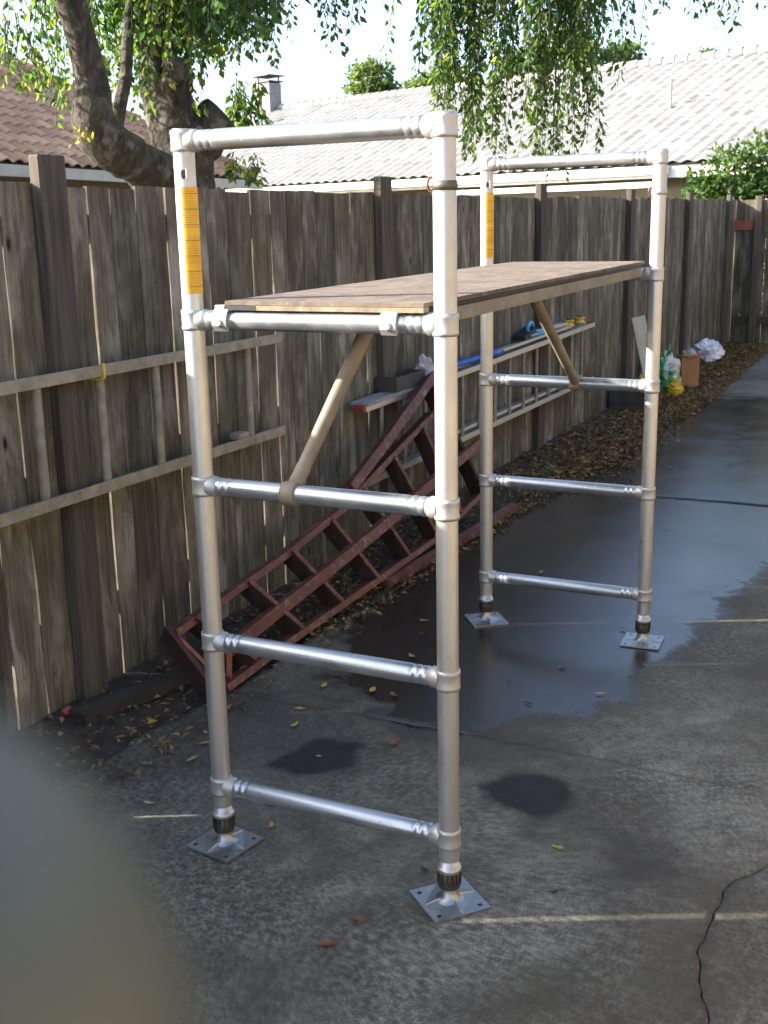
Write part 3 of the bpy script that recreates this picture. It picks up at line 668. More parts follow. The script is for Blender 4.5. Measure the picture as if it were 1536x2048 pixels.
m = MB(); m.lathe((0, -.62, .0), (0, 1.25, .005), [(0, .016), (.003, .019), (1.15, .019), (1.155, .023), (1.24, .023), (1.243, .018)], 14); m.build('tube', M_blue, t)
m = MB(); m.lathe((0, .64, .0015), (0, 1, 0), [(0, .012), (.06, .012)], 12); m.build('end_plug', M_dark, t)
t = empty('hand_tool', (-1.04, 6.0, .985), 'tool with a bright blue looped handle lying on the extension ladder', 'tool')
m = MB(); m.tube([(0, -.22, .0), (0, -.24, .07), (0, -.15, .09), (.0, -.10, .03), (0, .02, .012), (0, .24, .012), (0, .26, -.005), (0, -.20, -.008)], .016, 8, sub=4); m.build('handle', M_lblue, t)
m = MB(); m.bar((-.03, -.36, -.01), (-.02, -.12, .045), .10, .03); m.bar((-.02, .0, .0), (-.01, .30, .02), .012, .05); m.build('tool_body', M_black, t)
for i, (yy, lb) in enumerate(((6.80, 'left'), (7.12, 'right'))):
    t = empty('yellow_spool', (-1.04, yy, .972), 'yellow plastic spool on the far end of the extension ladder, the %s of the two' % lb, 'spool', 'yellow spools on the extension ladder')
    m = MB(); m.lathe((0, 0, 0), (0, 0, 1), [(0, .05), (.008, .055), (.012, .04), (.035, .036), (.04, .05), (.05, .046)], 14); m.build('spool', M_yellow, t)
    m = MB(); m.lathe((0, 0, .05), (0, 0, 1), [(0, .02), (.012, .018)], 10); m.build('hub', M_dark, t)
m = MB(); m.box(-.035, .035, -.20, .20, 0, .025, .004); o = m.build('packet', M_film); o.location = (-1.05, 6.50, .985); tag(o, 'pale wrapped packet lying on the extension ladder beside the blue handled tool', 'packet')

# ------------------------------------------------------------------ clutter by the far fence
m = MB(); m.box(-.075, .075, -.011, .011, 0, .86, .002); o = m.build('board', M_cream); o.location = (-.88, 9.22, .02); o.rotation_euler = (0, math.radians(-14.5), math.radians(68)); o.rotation_euler = Vector((.895, .0, -.446)).to_track_quat('X', 'Z').to_euler()
o.matrix_world = Matrix.Translation((-.86, 9.30, .02)) @ Matrix.Rotation(math.radians(-14), 4, 'Y') @ Matrix.Rotation(math.radians(38), 4, 'Z'); tag(o, 'cream painted board leaning upright against the far fence', 'board')
m = MB(); m.box(-.07, .07, -.012, .012, 0, .70, .003); o = m.build('board', M_blackbox); o.matrix_world = Matrix.Translation((-.92, 9.66, .02)) @ Matrix.Rotation(math.radians(-13), 4, 'Y') @ Matrix.Rotation(math.radians(38), 4, 'Z'); tag(o, 'dark short board leaning on the fence just behind the cream board', 'board')
t = empty('wooden_crate', (-.90, 8.62, 0), 'low dark wooden crate at the fence below the far scaffold rung', 'crate')
for zz in (.01, .085, .16):
    m = MB(); m.box(-.22, .22, -.18, -.16, zz, zz + .068); m.build('slat', M_blackbox, t); m = MB(); m.box(.20, .22, -.158, .18, zz, zz + .068); m.build('slat', M_blackbox, t)
    m = MB(); m.box(-.22, -.20, -.158, .18, zz, zz + .068); m.build('slat', M_blackbox, t); m = MB(); m.box(-.199, .199, .16, .18, zz, zz + .068); m.build('slat', M_blackbox, t)
m = MB(); m.box(-.199, .199, -.158, .158, .008, .02); m.build('crate_base', M_blackbox, t)
t = empty('bottle', (-.94, 9.0, .02), 'small yellow bottle beside the foot of the cream board', 'bottle')
m = MB(); m.lathe((0, 0, 0), (0, 0, 1), [(0, .04), (.20, .042), (.25, .02), (.28, .018)], 14); m.build('bottle_body', M_yellow, t); m = MB(); m.lathe((0, 0, .28), (0, 0, 1), [(0, .02), (.03, .02), (.035, .012)], 12); m.build('cap', M_redor, t)
# garden sack: white with green bands, bottles in it
M_sack = NB('striped_sack'); _s = M_sack.new('SeparateXYZ'); M_sack.L.new(M_sack.tc.outputs['Object'], _s.inputs[0])
_st = M_sack.math('GREATER_THAN', M_sack.noise(1.0, 2, .5, M_sack.map((14, 14, 3))), .50); M_sack.P(Base_Color=M_sack.mix(_st, (.03, .30, .11), (.62, .62, .56)), Roughness=.5); M_sack = M_sack.m
tag(crumple('garden_sack', (-.86, 9.86, .20), .20, M_sack, 8, (.75, .75, 1.05), .22), 'green and white striped plastic sack standing against the far fence', 'sack')
t = empty('bottle', (-.93, 10.2, .02), 'green bottle standing behind the striped sack', 'bottle')
m = MB(); m.lathe((0, 0, 0), (0, 0, 1), [(0, .05), (.30, .05), (.38, .02), (.44, .018)], 14); m.build('bottle_body', M_green, t); m = MB(); m.lathe((0, 0, .44), (0, 0, 1), [(0, .022), (.03, .022)], 10); m.build('cap', M_green, t)
t = empty('cardboard_box', (-.74, 10.32, .02), 'orange brown open cardboard box beside the striped sack', 'box', rz=.5)
m = MB(); m.box(-.10, .10, -.10, -.094, 0, .34); m.box(-.10, .10, .094, .10, 0, .34); m.box(-.10, -.094, -.094, .094, 0, .34); m.box(.094, .10, -.094, .094, 0, .34); m.box(-.094, .094, -.094, .094, 0, .008); m.build('box_wall', M_card, t)
m = MB(); m.bar((.12, -.10, .36), (.12, .10, .36), .05, .004, (.4, 0, 1)); m.bar((-.09, -.12, .355), (.09, -.12, .355), .05, .004, (0, -.4, 1)); m.build('flap', M_card, t)
tag(crumple('plastic_bag', (-.72, 9.62, .08), .10, M_yellow, 12, (.8, .7, .9), .35), 'bright yellow crumpled bag on the leaves in front of the striped sack', 'bag')
tag(crumple('wrapping', (-.72, 10.3, .36), .09, M_film, 19, (.9, .9, .7), .5), 'crumpled pale wrapping sticking out of the cardboard box', 'wrapping')
tag(crumple('plastic_bag', (-.98, 12.75, .15), .165, M_bagw, 23, (1.0, 1.3, .8), .4), 'white plastic bag lying on the leaves near the gate', 'plastic bag')
# dark timber on the ground by the near fence, red scrap
m = MB(); m.bar((-1.0, .50, .028), (-.86, 1.05, .028), .10, .045); o = m.build('timber', mat_simple('dark_timber', (.018, .015, .012), (.045, .037, .028), .9, 1.0, stretch=(30, 4, 30))); tag(o, 'dark wet timber lying on the soil left of the red stepladder', 'timber')
tag(crumple('red_scrap', (-1.07, .52, .035), .022, M_redp, 31, (.8, 1.1, .9), .15, 10, 6), 'small red lump at the foot of the fence at far left', 'scrap')

# ------------------------------------------------------------------ single fallen leaves
LV = [(0.0, 0.26, 'y', 'yellow leaf on the concrete just behind the near left base plate'), (0.08, 0.14, 'y', 'yellow curled leaf touching the right corner of the near left base plate'), (0.53, -0.32, 'r', 'larger russet leaf on the concrete in the foreground below the two near base plates'), (0.93, 0.38, 'g', 'lime green leaf on the concrete right of the near right post'), (0.51, 1.76, 'r', 'russet leaf on the wet concrete midway between the near and far frames'), (-0.01, 1.21, 'r', 'russet leaf at the wet edge left of the near right post'), (-0.11, 1.22, 'y', 'yellow leaf at the wet edge beside a russet one'), (0.73, 1.55, 'w', 'pale dry leaf near the wet edge in front of the far right base plate'), (0.56, -0.19, 'r', 'small russet leaf left of the near right base plate'), (-0.29, 0.95, 'y', 'pale yellow leaf on dry concrete right of the lower stepladder end'), (-0.23, 0.81, 'g', 'greenish leaf on the concrete behind the near left post'), (0.99, 0.15, 'd', 'small dark leaf on the concrete right of the near right base plate'), (-0.26, 2.06, 'y', 'yellow leaf by the stepladder on the wet concrete'), (-0.36, 0.1, 'w', 'pale leaf left of the near left base plate'), (-0.4, 0.2, 'r', 'russet leaf left of the near left base plate behind a pale one'), (-0.28, 8.46, 'r', 'russet leaf on the far part of the wet concrete'), (-0.12, 6.64, 'r', 'russet leaf beside the leaf spill beyond the far frame'), (0.3, 7.3, 'r', 'russet leaf far out on the wet concrete at right'), (0.1, 5.6, 'd', 'dark leaf beyond the far slab joint'), (0.42, 6.2, 'd', 'dark leaf on the wet concrete furthest right'), (0.62, 0.1, 'd', 'tiny dark leaf behind the near right base plate'), (-0.02, 0.62, 'p', 'pink petal on the dark smudge behind the near left plate'), (0.5, 1.35, 'd', 'dark leaf at the near edge of the wet patch'), (0.18, 0.82, 'r', 'russet leaf near the first slab joint'), (-0.42, 0.42, 'y', 'yellow leaf left of the near left post by the litter'), (-0.5, 0.62, 'p', 'pink petal among litter by the dark timber'), (-0.45, 0.55, 'y', 'yellow leaf at the edge of the litter by the dark timber'), (-0.12, 1.62, 'y', 'yellow leaf in front of the middle of the stepladder'), (0.36, 1.52, 'd', 'dark leaf in the wet patch left of a russet leaf'), (0.0, 3.0, 'y', 'yellow leaf behind the far left base plate'), (0.42, 4.1, 'd', 'dark leaf between the far posts before the joint'), (-0.2, 1.9, 'p', 'pink petal beside the yellow leaf by the stepladder'), (0.58, 0.44, 'd', 'small dark leaf just in front of the round oil stain'), (0.62, 2.32, 'p', 'small pink petal beside the far right base plate'), (-0.33, 1.42, 'w', 'pale leaf at the foot of the stepladder rail'), (-0.31, 1.18, 'y', 'yellow leaf at the lower end of the stepladder')]
LC = {'y': ((.50, .32, .06), 'yellow', 'curled yellow fallen leaf on the bare concrete'), 'r': ((.24, .075, .03), 'russet', 'russet brown fallen leaf on the bare concrete'), 'g': ((.30, .38, .04), 'lime', 'yellow green fallen leaf on the bare concrete'), 'w': ((.48, .42, .30), 'pale', 'pale dry fallen leaf on the bare concrete'), 'd': ((.035, .028, .022), 'dark', 'dark rotted fallen leaf on the bare concrete'), 'p': ((.42, .22, .24), 'pink', 'pinkish fallen petal on the bare concrete')}
LM = {}
for k, (c, nm, lb) in LC.items(): LM[k] = mat_simple(nm + '_leaf', [q * .65 for q in c], c, .6, 40, bump=.2)
for i, (x, y, k, lbl) in enumerate(LV):
    r = random.Random(i); n = 6; v = []; L = r.uniform(.035, .06) * (.7 if k in 'dp' else 1); wd = L * r.uniform(.3, .48); cu = r.uniform(.15, .5)
    for j in range(n + 1):
        t = j / n; ww = wd * math.sin(math.pi * (t * .92 + .04)) ** .8 * (1 if 0 < j < n else .15) * r.uniform(.6, 1.25); zc = cu * L * (t - .5) ** 2 * 1.6
        v += [(L * (t - .5), -ww / 2, .004 + zc + ww * .25 * cu * 2), (L * (t - .5), 0, .004 + zc), (L * (t - .5), ww / 2, .004 + zc + ww * .25)]
    f = [];
    for j in range(n): f += [[j * 3, j * 3 + 3, j * 3 + 4, j * 3 + 1], [j * 3 + 1, j * 3 + 4, j * 3 + 5, j * 3 + 2]]
    m = MB(); m.add(v, f, True); o = m.build('fallen_leaf', LM[k]); o.location = (x, y, .004); o.rotation_euler = (0, 0, r.uniform(0, 6.28)); tag(o, lbl, 'leaf', 'single leaves scattered on the concrete')

# ------------------------------------------------------------------ roof tiles
def tile_mesh(name, wd, ln, hgt, m):
    mb = MB(); n = 8; v = []; f = []
    for k, (yy, lift) in enumerate(((-.02, .022), (ln, 0.0))):
        for i in range(n + 1):
            t = i / n; z = hgt * (math.sin(2 * math.pi * t - .8) * .5 + .5) + lift; v.append((t * wd, yy, z))
    for i in range(n + 1): t = i / n; v.append((t * wd, -.02, hgt * (math.sin(2 * math.pi * t - .8) * .5 + .5) + .022 - .020))
    for i in range(n): f.append([i, i + 1, n + 2 + i, n + 1 + i]); f.append([2 * n + 2 + i, 2 * n + 3 + i, i + 1, i])
    mb.add(v, f); me = mb.mesh(name); me.materials.append(m); return me
def roof_plane(house, O, a, b, slope, nrow, ncol, wd, ln, hgt, m, keep, score):
    """O eave corner, a along eave, b horizontal into the roof; keep(s,d) tells whether a tile stands there"""
    th = math.atan(slope); ux = Vector(a); uy = (Vector(b) * math.cos(th) + Vector((0, 0, 1)) * math.sin(th)); uz = ux.cross(uy).normalized()
    if uz.z < 0: uz = -uz
    me = tile_mesh('roof_tile', wd * 1.02, ln * 1.06, hgt, m); spots = []
    for r in range(nrow):
        for c in range(ncol):
            s = c * wd; d = r * ln * math.cos(th)
            if keep(s + wd / 2, d): spots.append((score(s, d), s, r * ln, r, c))
    spots.sort(key=lambda q: q[0]); vs = np.array([q.co[:] for q in me.vertices]); fs = [list(p.vertices) for p in me.polygons]; rest = MB()
    for k, (_, s, l, r, c) in enumerate(spots):
        p = Vector(O) + ux * s + uy * l + uz * .02
        mt = Matrix((( ux.x, uy.x, uz.x, p.x), (ux.y, uy.y, uz.y, p.y), (ux.z, uy.z, uz.z, p.z), (0, 0, 0, 1))) @ Matrix.Rotation(random.uniform(-.008, .008), 4, 'Z')
        if k < 290:
            o = bpy.data.objects.new('roof_tile', me); C.objects.link(o); o.parent = house; o.matrix_local = Matrix.Translation(-house.location) @ mt
        else: rest.add([tuple(mt @ Vector(q) - house.location) for q in vs], fs)
    if rest.n: rest.build('roof_tiles', m, house, 'stuff')
    return ux, uy, uz
# left neighbour house: hip roof in brown tile
hl = empty('neighbour_house', (-14, 10, 0), 'house with brown clay tile hip roof behind the fence and tree at left', 'house'); ho = Vector((-14, 10, 0))
O = Vector((-10.2, 16.5, 2.72)); aL = Vector((.107, -.994, 0)); bL = Vector((-.994, -.107, 0)); slp = .63
p0 = O; ln = 14.0; dep = 4.2
m = MB(); q = [O, O + aL * ln, O + aL * ln + bL * dep + Vector((0, 0, slp * dep)), O + aL * dep + bL * dep + Vector((0, 0, slp * dep)), O + bL * 2 * dep, O + aL * ln + bL * 2 * dep]
m.add([p - ho for p in q], [[0, 3, 2, 1], [0, 4, 3], [3, 4, 5, 2]]); m.build('roof', M_under, hl)
roof_plane(hl, O + aL * ln, -aL, bL, slp, 20, 52, .262, .275, .045, M_tileL, lambda s, d: d < (ln - s) - .02 and d < dep, lambda s, d: abs(s - 9.5) * .6 + d)
m = MB()
for k in range(14):
    d0 = k * .30; p = O + (aL + bL) * d0 + Vector((0, 0, slp * d0 + .07)); p2 = O + (aL + bL) * (d0 + .34) + Vector((0, 0, slp * (d0 + .34) + .04)); m.tube([p - ho, p2 - ho], [.11, .085], 8)
m.build('hip_cap', M_tileL, hl)
g0 = O + Vector((.06, 0, -.10)); m = MB(); m.bar(g0 - aL * .1 - ho, g0 + aL * ln - ho, .13, .15); m.build('gutter', M_gutter, hl)
m = MB(); w0 = O + aL * .6 + bL * .6; w1 = O + aL * ln + bL * 7.8; pts = [O + aL * .6 + bL * .6, O + aL * ln + bL * .6, O + aL * ln + bL * 7.6, O + aL * .6 + bL * 7.6]
m.add([Vector((p.x, p.y, z)) - ho for z in (0, 2.70) for p in pts], [[0, 1, 5, 4], [1, 2, 6, 5], [2, 3, 7, 6], [3, 0, 4, 7], [4, 5, 6, 7]]); m.build('wall', M_wall, hl)
m = MB(); m.add([Vector((p.x, p.y, 2.703)) - ho for p in [O, O + aL * ln, O + aL * ln + bL * .7, O + bL * .7]], [[0, 1, 2, 3]]); m.build('soffit', M_white, hl)

# rear neighbour house: long pale tile roof
u = Vector((.9636, -.2672, 0)); nn = Vector((.2672, .9636, 0)); hr = empty('neighbour_house', (-12, 24, 0), 'long low house with pale sunlit tile roof and white gutter beyond the fence', 'house'); hro = Vector((-12, 24, 0))
EN, RN, EZ, RZ = 18.15, 24.5, 2.84, 5.48; ul, ur = -29.6, 2.3
W3 = lambda a, b, z: u * a + nn * b + Vector((0, 0, z))
m = MB(); m.add([p - hro for p in [W3(ul, EN, EZ), W3(ur, EN, EZ), W3(ur, RN, RZ), W3(ul, RN, RZ), W3(ul, 2 * RN - EN, EZ), W3(ur, 2 * RN - EN, EZ)]], [[0, 1, 2, 3], [3, 2, 5, 4]]); m.build('roof', M_under, hr)
roof_plane(hr, W3(-27.2, EN, EZ), u, nn, (RZ - EZ) / (RN - EN), 20, 96, .300, .335, .045, M_tileR, lambda s, d: True, lambda s, d: abs(s - 17.5) * .75 + d)
m = MB()
for k in range(88): m.tube([W3(ul + 3 + k * .34, RN, RZ + .05) - hro, W3(ul + 3.4 + k * .34, RN, RZ + .07) - hro], [.10, .12], 8)
m.build('ridge_cap', M_tileR, hr)
m = MB(); m.bar(W3(ul, EN - .02, EZ - .10) - hro, W3(-8.3, EN - .02, EZ - .10) - hro, .13, .15); m.build('gutter', M_white, hr)
m = MB(); m.bar(W3(ul, EN + .10, EZ - .13) - hro, W3(ur, EN + .10, EZ - .13) - hro, .04, .22); m.build('fascia', M_white, hr)
m = MB(); m.bar(W3(-13.5, EN - .06, EZ - .36) - hro, W3(-8.5, EN - .06, EZ - .36) - hro, .10, .10); m.build('awning_rail', M_white, hr)
m = MB(); m.bar(W3(-8.38, EN, EZ - .12) - hro, W3(-8.38, EN + .02, .3) - hro, .10, .12, (1, 0, 0)); m.build('downspout', M_white, hr)
m = MB(); q = [W3(ul + 1, EN + .6, 0), W3(ur - 1, EN + .6, 0), W3(ur - 1, RN + 5, 0), W3(ul + 1, RN + 5, 0)]
m.add([Vector((p.x, p.y, z)) - hro for z in (0, 3.0) for p in q], [[0, 1, 5, 4], [1, 2, 6, 5], [2, 3, 7, 6], [3, 0, 4, 7]]); m.build('wall', M_olive, hr)
ch = MB(); ch.box(-.30, .30, -.24, .24, -.6, .78); o = ch.build('chimney', M_brick, hr); o.location = W3(-25.75, RN - .1, RZ) - hro; o.rotation_euler = (0, 0, -.31)
m = MB()
for k in range(12): m.box(-.315 + (k % 2) * .008, .315 - (k % 2) * .008, -.255, .255, -.08 + k * .075, -.08 + k * .075 + .058)
m.build('brick_course', M_brick, o)
m = MB(); m.box(-.36, .36, -.30, .30, .84, .88); m.box(-.28, -.24, -.22, -.18, .78, 1.02); m.box(.24, .28, .18, .22, .78, 1.02); m.box(-.48, .40, -.36, .36, 1.02, 1.05); m.build('chimney_cap', M_dark, o)
m = MB(); m.lathe(W3(-24.6, EN + 4.6, EZ + 1.8) - hro, (0, 0, 1), [(0, .11), (.75, .11), (.76, .06)], 14); m.build('vent_pipe', M_white, hr)
for a in (-12.1, -9.9):
    m = MB(); m.lathe(W3(a, EN + 3.0, EZ + 1.2) - hro, (0, 0, 1), [(0, .03), (.7, .03)], 8); m.build('vent_pipe', M_gutter, hr)

# own house wall on the right, out of the frame, whose siding bounces warm light
hw = empty('beige_house', (3.7, 3, 0), 'beige lap sided house wall along the right side of the driveway', 'house')
m = MB()
for k in range(15): m.add([(0, -9, .18 * k), (0, 12, .18 * k), (-.012, 12, .18 * k), (-.012, -9, .18 * k), (0, -9, .18 * k + .18), (0, 12, .18 * k + .18)], [[3, 2, 5, 4], [0, 1, 2, 3]])
m.build('siding', M_wall, hw)
m = MB(); m.box(.012, 6, -9, 12, 0, 2.7); m.build('wall', M_wall, hw)
m = MB(); m.add([(-.5, -9.4, 2.70), (-.5, 12.4, 2.70), (3.0, 12.4, 4.2), (3.0, -9.4, 4.2), (6.5, 12.4, 2.7), (6.5, -9.4, 2.7)], [[0, 3, 2, 1], [3, 5, 4, 2], [0, 1, 4, 5]]); m.build('roof', M_tileL, hw)

# ------------------------------------------------------------------ the tree behind the fence
tree = empty('tree', (-2.2, 3.1, 0), 'old weeping birch with sawn limb stumps leaning over the fence at left', 'tree'); to = Vector((-2.2, 3.1, 0))
tv = lambda *p: Vector(p) - to
m = MB(); m.tube([tv(-2.25, 3.04, -.1), tv(-2.22, 3.05, .6), tv(-2.2, 3.06, 1.4), tv(-2.2, 3.07, 2.0), tv(-2.22, 3.06, 2.35), tv(-2.28, 3.02, 2.7), tv(-2.32, 3.0, 3.2), tv(-2.3, 3.0, 4.0)], [.30, .22, .19, .17, .165, .12, .10, .09], 20, .09, sub=6)
m.build('trunk', M_bark, tree)
def stump(p, q, r0, r1, r2):
    m = MB(); m.tube([tv(*p), (tv(*p) + tv(*q)) / 2 + Vector((0, 0, -.015)), tv(*q)], [r0, (r0 + r1) / 2 * 1.1, r1], 18, .08, sub=5); o = m.build('limb_stump', M_bark, tree)
    d = (tv(*q) - tv(*p)).normalized(); c = MB(); c.lathe(tv(*q) - d * .004, d, [(0, r2), (.010, r2), (.012, r2 * .9)], 18); c.build('sawn_face', mat_simple('old_sawn_wood', (.035, .032, .030), (.085, .08, .075), .9, 9), o)
stump((-2.20, 3.05, 2.24), (-2.02, 3.20, 2.46), .14, .12, .108)
stump((-2.22, 3.05, 2.45), (-2.12, 2.95, 2.72), .09, .075, .062)
m = MB(); m.tube([tv(-2.2, 3.05, 2.02), tv(-2.18, 2.82, 2.09), tv(-2.16, 2.55, 2.19), tv(-2.16, 2.36, 2.26), tv(-2.17, 2.27, 2.38), tv(-2.19, 2.30, 2.58), tv(-2.22, 2.22, 2.95), tv(-2.28, 2.10, 3.4), tv(-2.35, 2.05, 4.2)], [.17, .135, .115, .125, .112, .082, .072, .064, .05], 16, .07, sub=6); m.build('limb', M_bark, tree)
m = MB(); m.tube([tv(-2.17, 2.42, 2.28), tv(-2.19, 2.50, 2.42), tv(-2.2, 2.60, 2.62), tv(-2.22, 2.66, 2.80), tv(-2.26, 2.80, 3.2), tv(-2.3, 2.9, 3.7)], [.05, .036, .034, .030, .026, .02], 10, .06, sub=4); m.build('limb', M_bark, tree)
m = MB(); m.tube([tv(-2.3, 3.0, 3.5), tv(-1.9, 3.05, 4.0), tv(-1.0, 3.1, 4.3), tv(0.0, 3.15, 4.25), tv(.9, 3.3, 4.0)], [.11, .085, .065, .045, .02], 10, .05, sub=5); m.build('limb', M_bark, tree)
m = MB(); m.tube([tv(-2.3, 2.95, 3.6), tv(-1.9, 2.7, 4.0), tv(-1.2, 2.5, 4.0), tv(-.7, 2.6, 3.8)], [.06, .045, .03, .015], 8, .05, sub=4); m.build('limb', M_bark, tree)
# drooping strands with small leaves
tw = MB(); LP = []; LD = []; LL = []
def strand(p, zlow, sway, dens=.022, sz=.045):
    z0 = p[2]; n = max(3, int((z0 - zlow) / .09)); pts = []; ax, ay = random.uniform(-sway, sway), random.uniform(-sway, sway)
    for i in range(n + 1):
        t = i / n; pts.append(Vector((p[0] + ax * t + .02 * math.sin(7 * t + ax * 50), p[1] + ay * t + .02 * math.sin(6 * t + ay * 60), z0 + (zlow - z0) * t)) - to)
    tw.tube(pts, [.0035 - .0022 * i / n for i in range(n + 1)], 4)
    L = z0 - zlow; k = int(L / dens)
    for i in range(k):
        t = (i + random.random()) / k; s = t * n; j = min(int(s), n - 1); q = pts[j].lerp(pts[j + 1], s - j); a = random.uniform(0, 6.28)
        LP.append(q + Vector((math.cos(a), math.sin(a), 0)) * .012); LD.append((math.cos(a) * .75, math.sin(a) * .75, -random.uniform(.4, 1.5))); LL.append(sz * random.uniform(.45, 1.3))
xs = [-.70, -.62, -.52, -.42, -.32, -.25, -.21, -.14, -.02, .10, .23, .34, .42, .53, .66, .82, 1.0]
zs = [2.90, 2.62, 2.45, 2.18, 2.06, 2.08, 2.50, 2.22, 2.02, 2.06, 2.30, 2.60, 2.56, 2.74, 2.76, 2.66, 2.80]
for i in range(230):
    x = (random.gauss(-.40, .10) if i % 5 in (0, 1) else random.gauss(.06, .13) if i % 5 in (2, 3) else random.uniform(-.68, .42)) if i < 190 else random.uniform(.38, .98); e = float(np.interp(x, xs, zs)); c = 2.92 + (x + .2) * .35 + random.gauss(0, .16)
    z = e + (3.0 - e) * random.random() ** 1.35 * .92; strand((x, c, 3.25 + random.uniform(-.1, .25)), z, .07, .015 if x < .4 else .022, .040)
tw1 = tw; 
for o, nm in ((tw1.build('hanging_twigs', M_bark, tree, 'stuff'), 'a'),): pass
leaves('hanging_foliage', [tuple(p) for p in LP], LD, np.array(LL), np.array(LL) * .52, M_leaf, tree)
tw = MB(); LP = []; LD = []; LL = []
# leaves around the trunk and left limb
for i in range(210):
    y = random.uniform(2.55, 3.95); x = random.uniform(-2.75, -1.95); e = float(np.interp(y, [2.5, 2.65, 2.85, 3.0, 3.15, 3.4, 3.6, 3.8, 4.0], [2.75, 2.40, 2.36, 2.50, 2.62, 2.72, 2.85, 2.90, 3.05])); z = e + (3.3 - e) * random.random() ** 1.1 * .9
    strand((x, y, 3.45 + random.uniform(-.1, .4)), z, .10, .026, .055)
for i in range(130):
    y = random.uniform(3.0, 4.0); strand((random.uniform(-2.7, -2.0), y, 3.5 + random.uniform(-.1, .3)), random.uniform(2.78, 3.1), .08, .020, .055)
for (y, zl, zt) in ((1.93, 2.52, 2.72), (1.97, 2.47, 2.75), (2.10, 2.48, 2.70), (2.17, 2.44, 3.1), (2.22, 2.45, 3.3), (2.28, 2.47, 3.3), (2.35, 2.42, 3.2), (2.08, 2.9, 3.4), (2.4, 2.45, 3.3), (2.02, 2.58, 3.3)):
    for k in range(3): strand((-2.38 + random.uniform(-.06, .06), y + random.uniform(-.02, .02), zt + .1), zl + random.uniform(0, .06), .03, .03, .05)
for k in range(14): strand((-2.05 + random.uniform(-.08, .08), 3.50 + random.uniform(-.07, .12), 2.60 + random.uniform(-.08, .08)), 2.34 + random.uniform(0, .1), .05, .016, .06)
for k in range(10): strand((-1.95 + random.uniform(-.08, .08), 3.32 + random.uniform(-.05, .08), 2.20 + random.uniform(-.05, .06)), 2.06 + random.uniform(0, .05), .05, .016, .055)
tw.build('crown_twigs', M_bark, tree, 'stuff'); leaves('crown_foliage', [tuple(p) for p in LP], LD, np.array(LL), np.array(LL) * .55, M_leaf, tree)
# shoots at the knob of the left limb
LP = []; LD = []; LL = []
for k in range(22):
    a = random.uniform(0, 6.28); LP.append(tv(-2.12 + random.uniform(-.04, .04), 2.13 + random.gauss(0, .05), 2.28 + random.gauss(0, .025))); LD.append((random.gauss(0, 1), random.gauss(-.5, 1), random.gauss(0, 1))); LL.append(random.uniform(.025, .045))
leaves('shoots', [tuple(p) for p in LP], LD, np.array(LL), np.array(LL) * .5, mat_leaf('yellow_shoot_leaf', [(.16, .16, .03), (.30, .26, .04)], .5), tree)
# darker, larger leaves nearer at the top
LP = []; LD = []; LL = []; tw = MB()
for k in range(70):
    px = random.uniform(0, 1); x = -1.50 + .46 * px; y = 2.42 + .14 * px + random.uniform(-.1, .1); zl = 2.74 + .05 * random.random() if px < .55 else 2.86; strand((x, y, 3.2), max(zl, zl + random.uniform(-.03, .4)), .08, .036, .075)
for k in range(16):
    x = random.uniform(-1.03, -.78); strand((x, 2.64 + random.uniform(-.08, .08), 3.2), random.uniform(2.60, 2.85), .06, .030, .045)
tw.build('upper_twigs', M_bark, tree, 'stuff'); leaves('upper_foliage', [tuple(p) for p in LP], LD, np.array(LL), np.array(LL) * .55, M_leafd, tree)
# crown above the picture
LP = rng.normal(size=(5200, 3)) * np.array([.95, .8, .45]) + np.array([-2.0 + 2.2 - 2.2 + .1 + 2.1, 0, 4.75]) * 0; 
cl = []
for (cx, cy, cz, sx, sy, sz, n) in ((-2.3, 3.0, 4.7, .7, .7, .5, 1500), (-1.0, 3.0, 4.4, .6, .5, .28, 1100), (.2, 3.3, 4.2, .6, .4, .25, 1000), (-2.5, 2.1, 4.5, .5, .5, .45, 900)):
    q = rng.normal(size=(n, 3)) * np.array([sx, sy, sz]) + np.array([cx, cy, cz]); cl.append(q[q[:, 2] > 3.55])
LP = np.concatenate(cl) - np.array([-2.2, 3.1, 0]); leaves('top_foliage', LP, rng.normal(size=(len(LP), 3)) + np.array([0, 0, -.8]), rng.uniform(.05, .08, len(LP)), rng.uniform(.028, .042, len(LP)), M_leaf, tree)

# ------------------------------------------------------------------ hedge behind the gate and far trees
def blob_tree(name, base, lumps, n, lsz, m, label, cat, group=None, trunk=None):
    t = empty(name, base, label, cat, group); P = []
    for (c, r, fr) in lumps:
        k = int(n * fr); d = rng.normal(size=(k, 3)); d /= np.linalg.norm(d, axis=1, keepdims=True); rr = rng.uniform(.35, 1.08, k) ** .6
        bumps = 1 + .16 * np.sin(d[:, 0] * 7 + c[0]) * np.sin(d[:, 1] * 6 + c[1]) + .12 * np.sin(d[:, 2] * 9 + c[2]); P.append(np.array(c) + d * (rr * bumps)[:, None] * np.array(r))
    P = np.concatenate(P) - np.array(base); N = len(P); leaves('crown', P, rng.normal(size=(N, 3)) + np.array([0, 0, .1]), rng.uniform(.7, 1.3, N) * lsz, rng.uniform(.7, 1.3, N) * lsz * .6, m, t)
    if trunk:
        mb = MB(); zt = trunk[1]; mb.tube([(0, 0, -.1), (.03, 0, zt * .5), (0, .03, zt)], [trunk[0], trunk[0] * .75, trunk[0] * .35], 10, .05, sub=3); mb.build('trunk', M_bark, t)
    return t
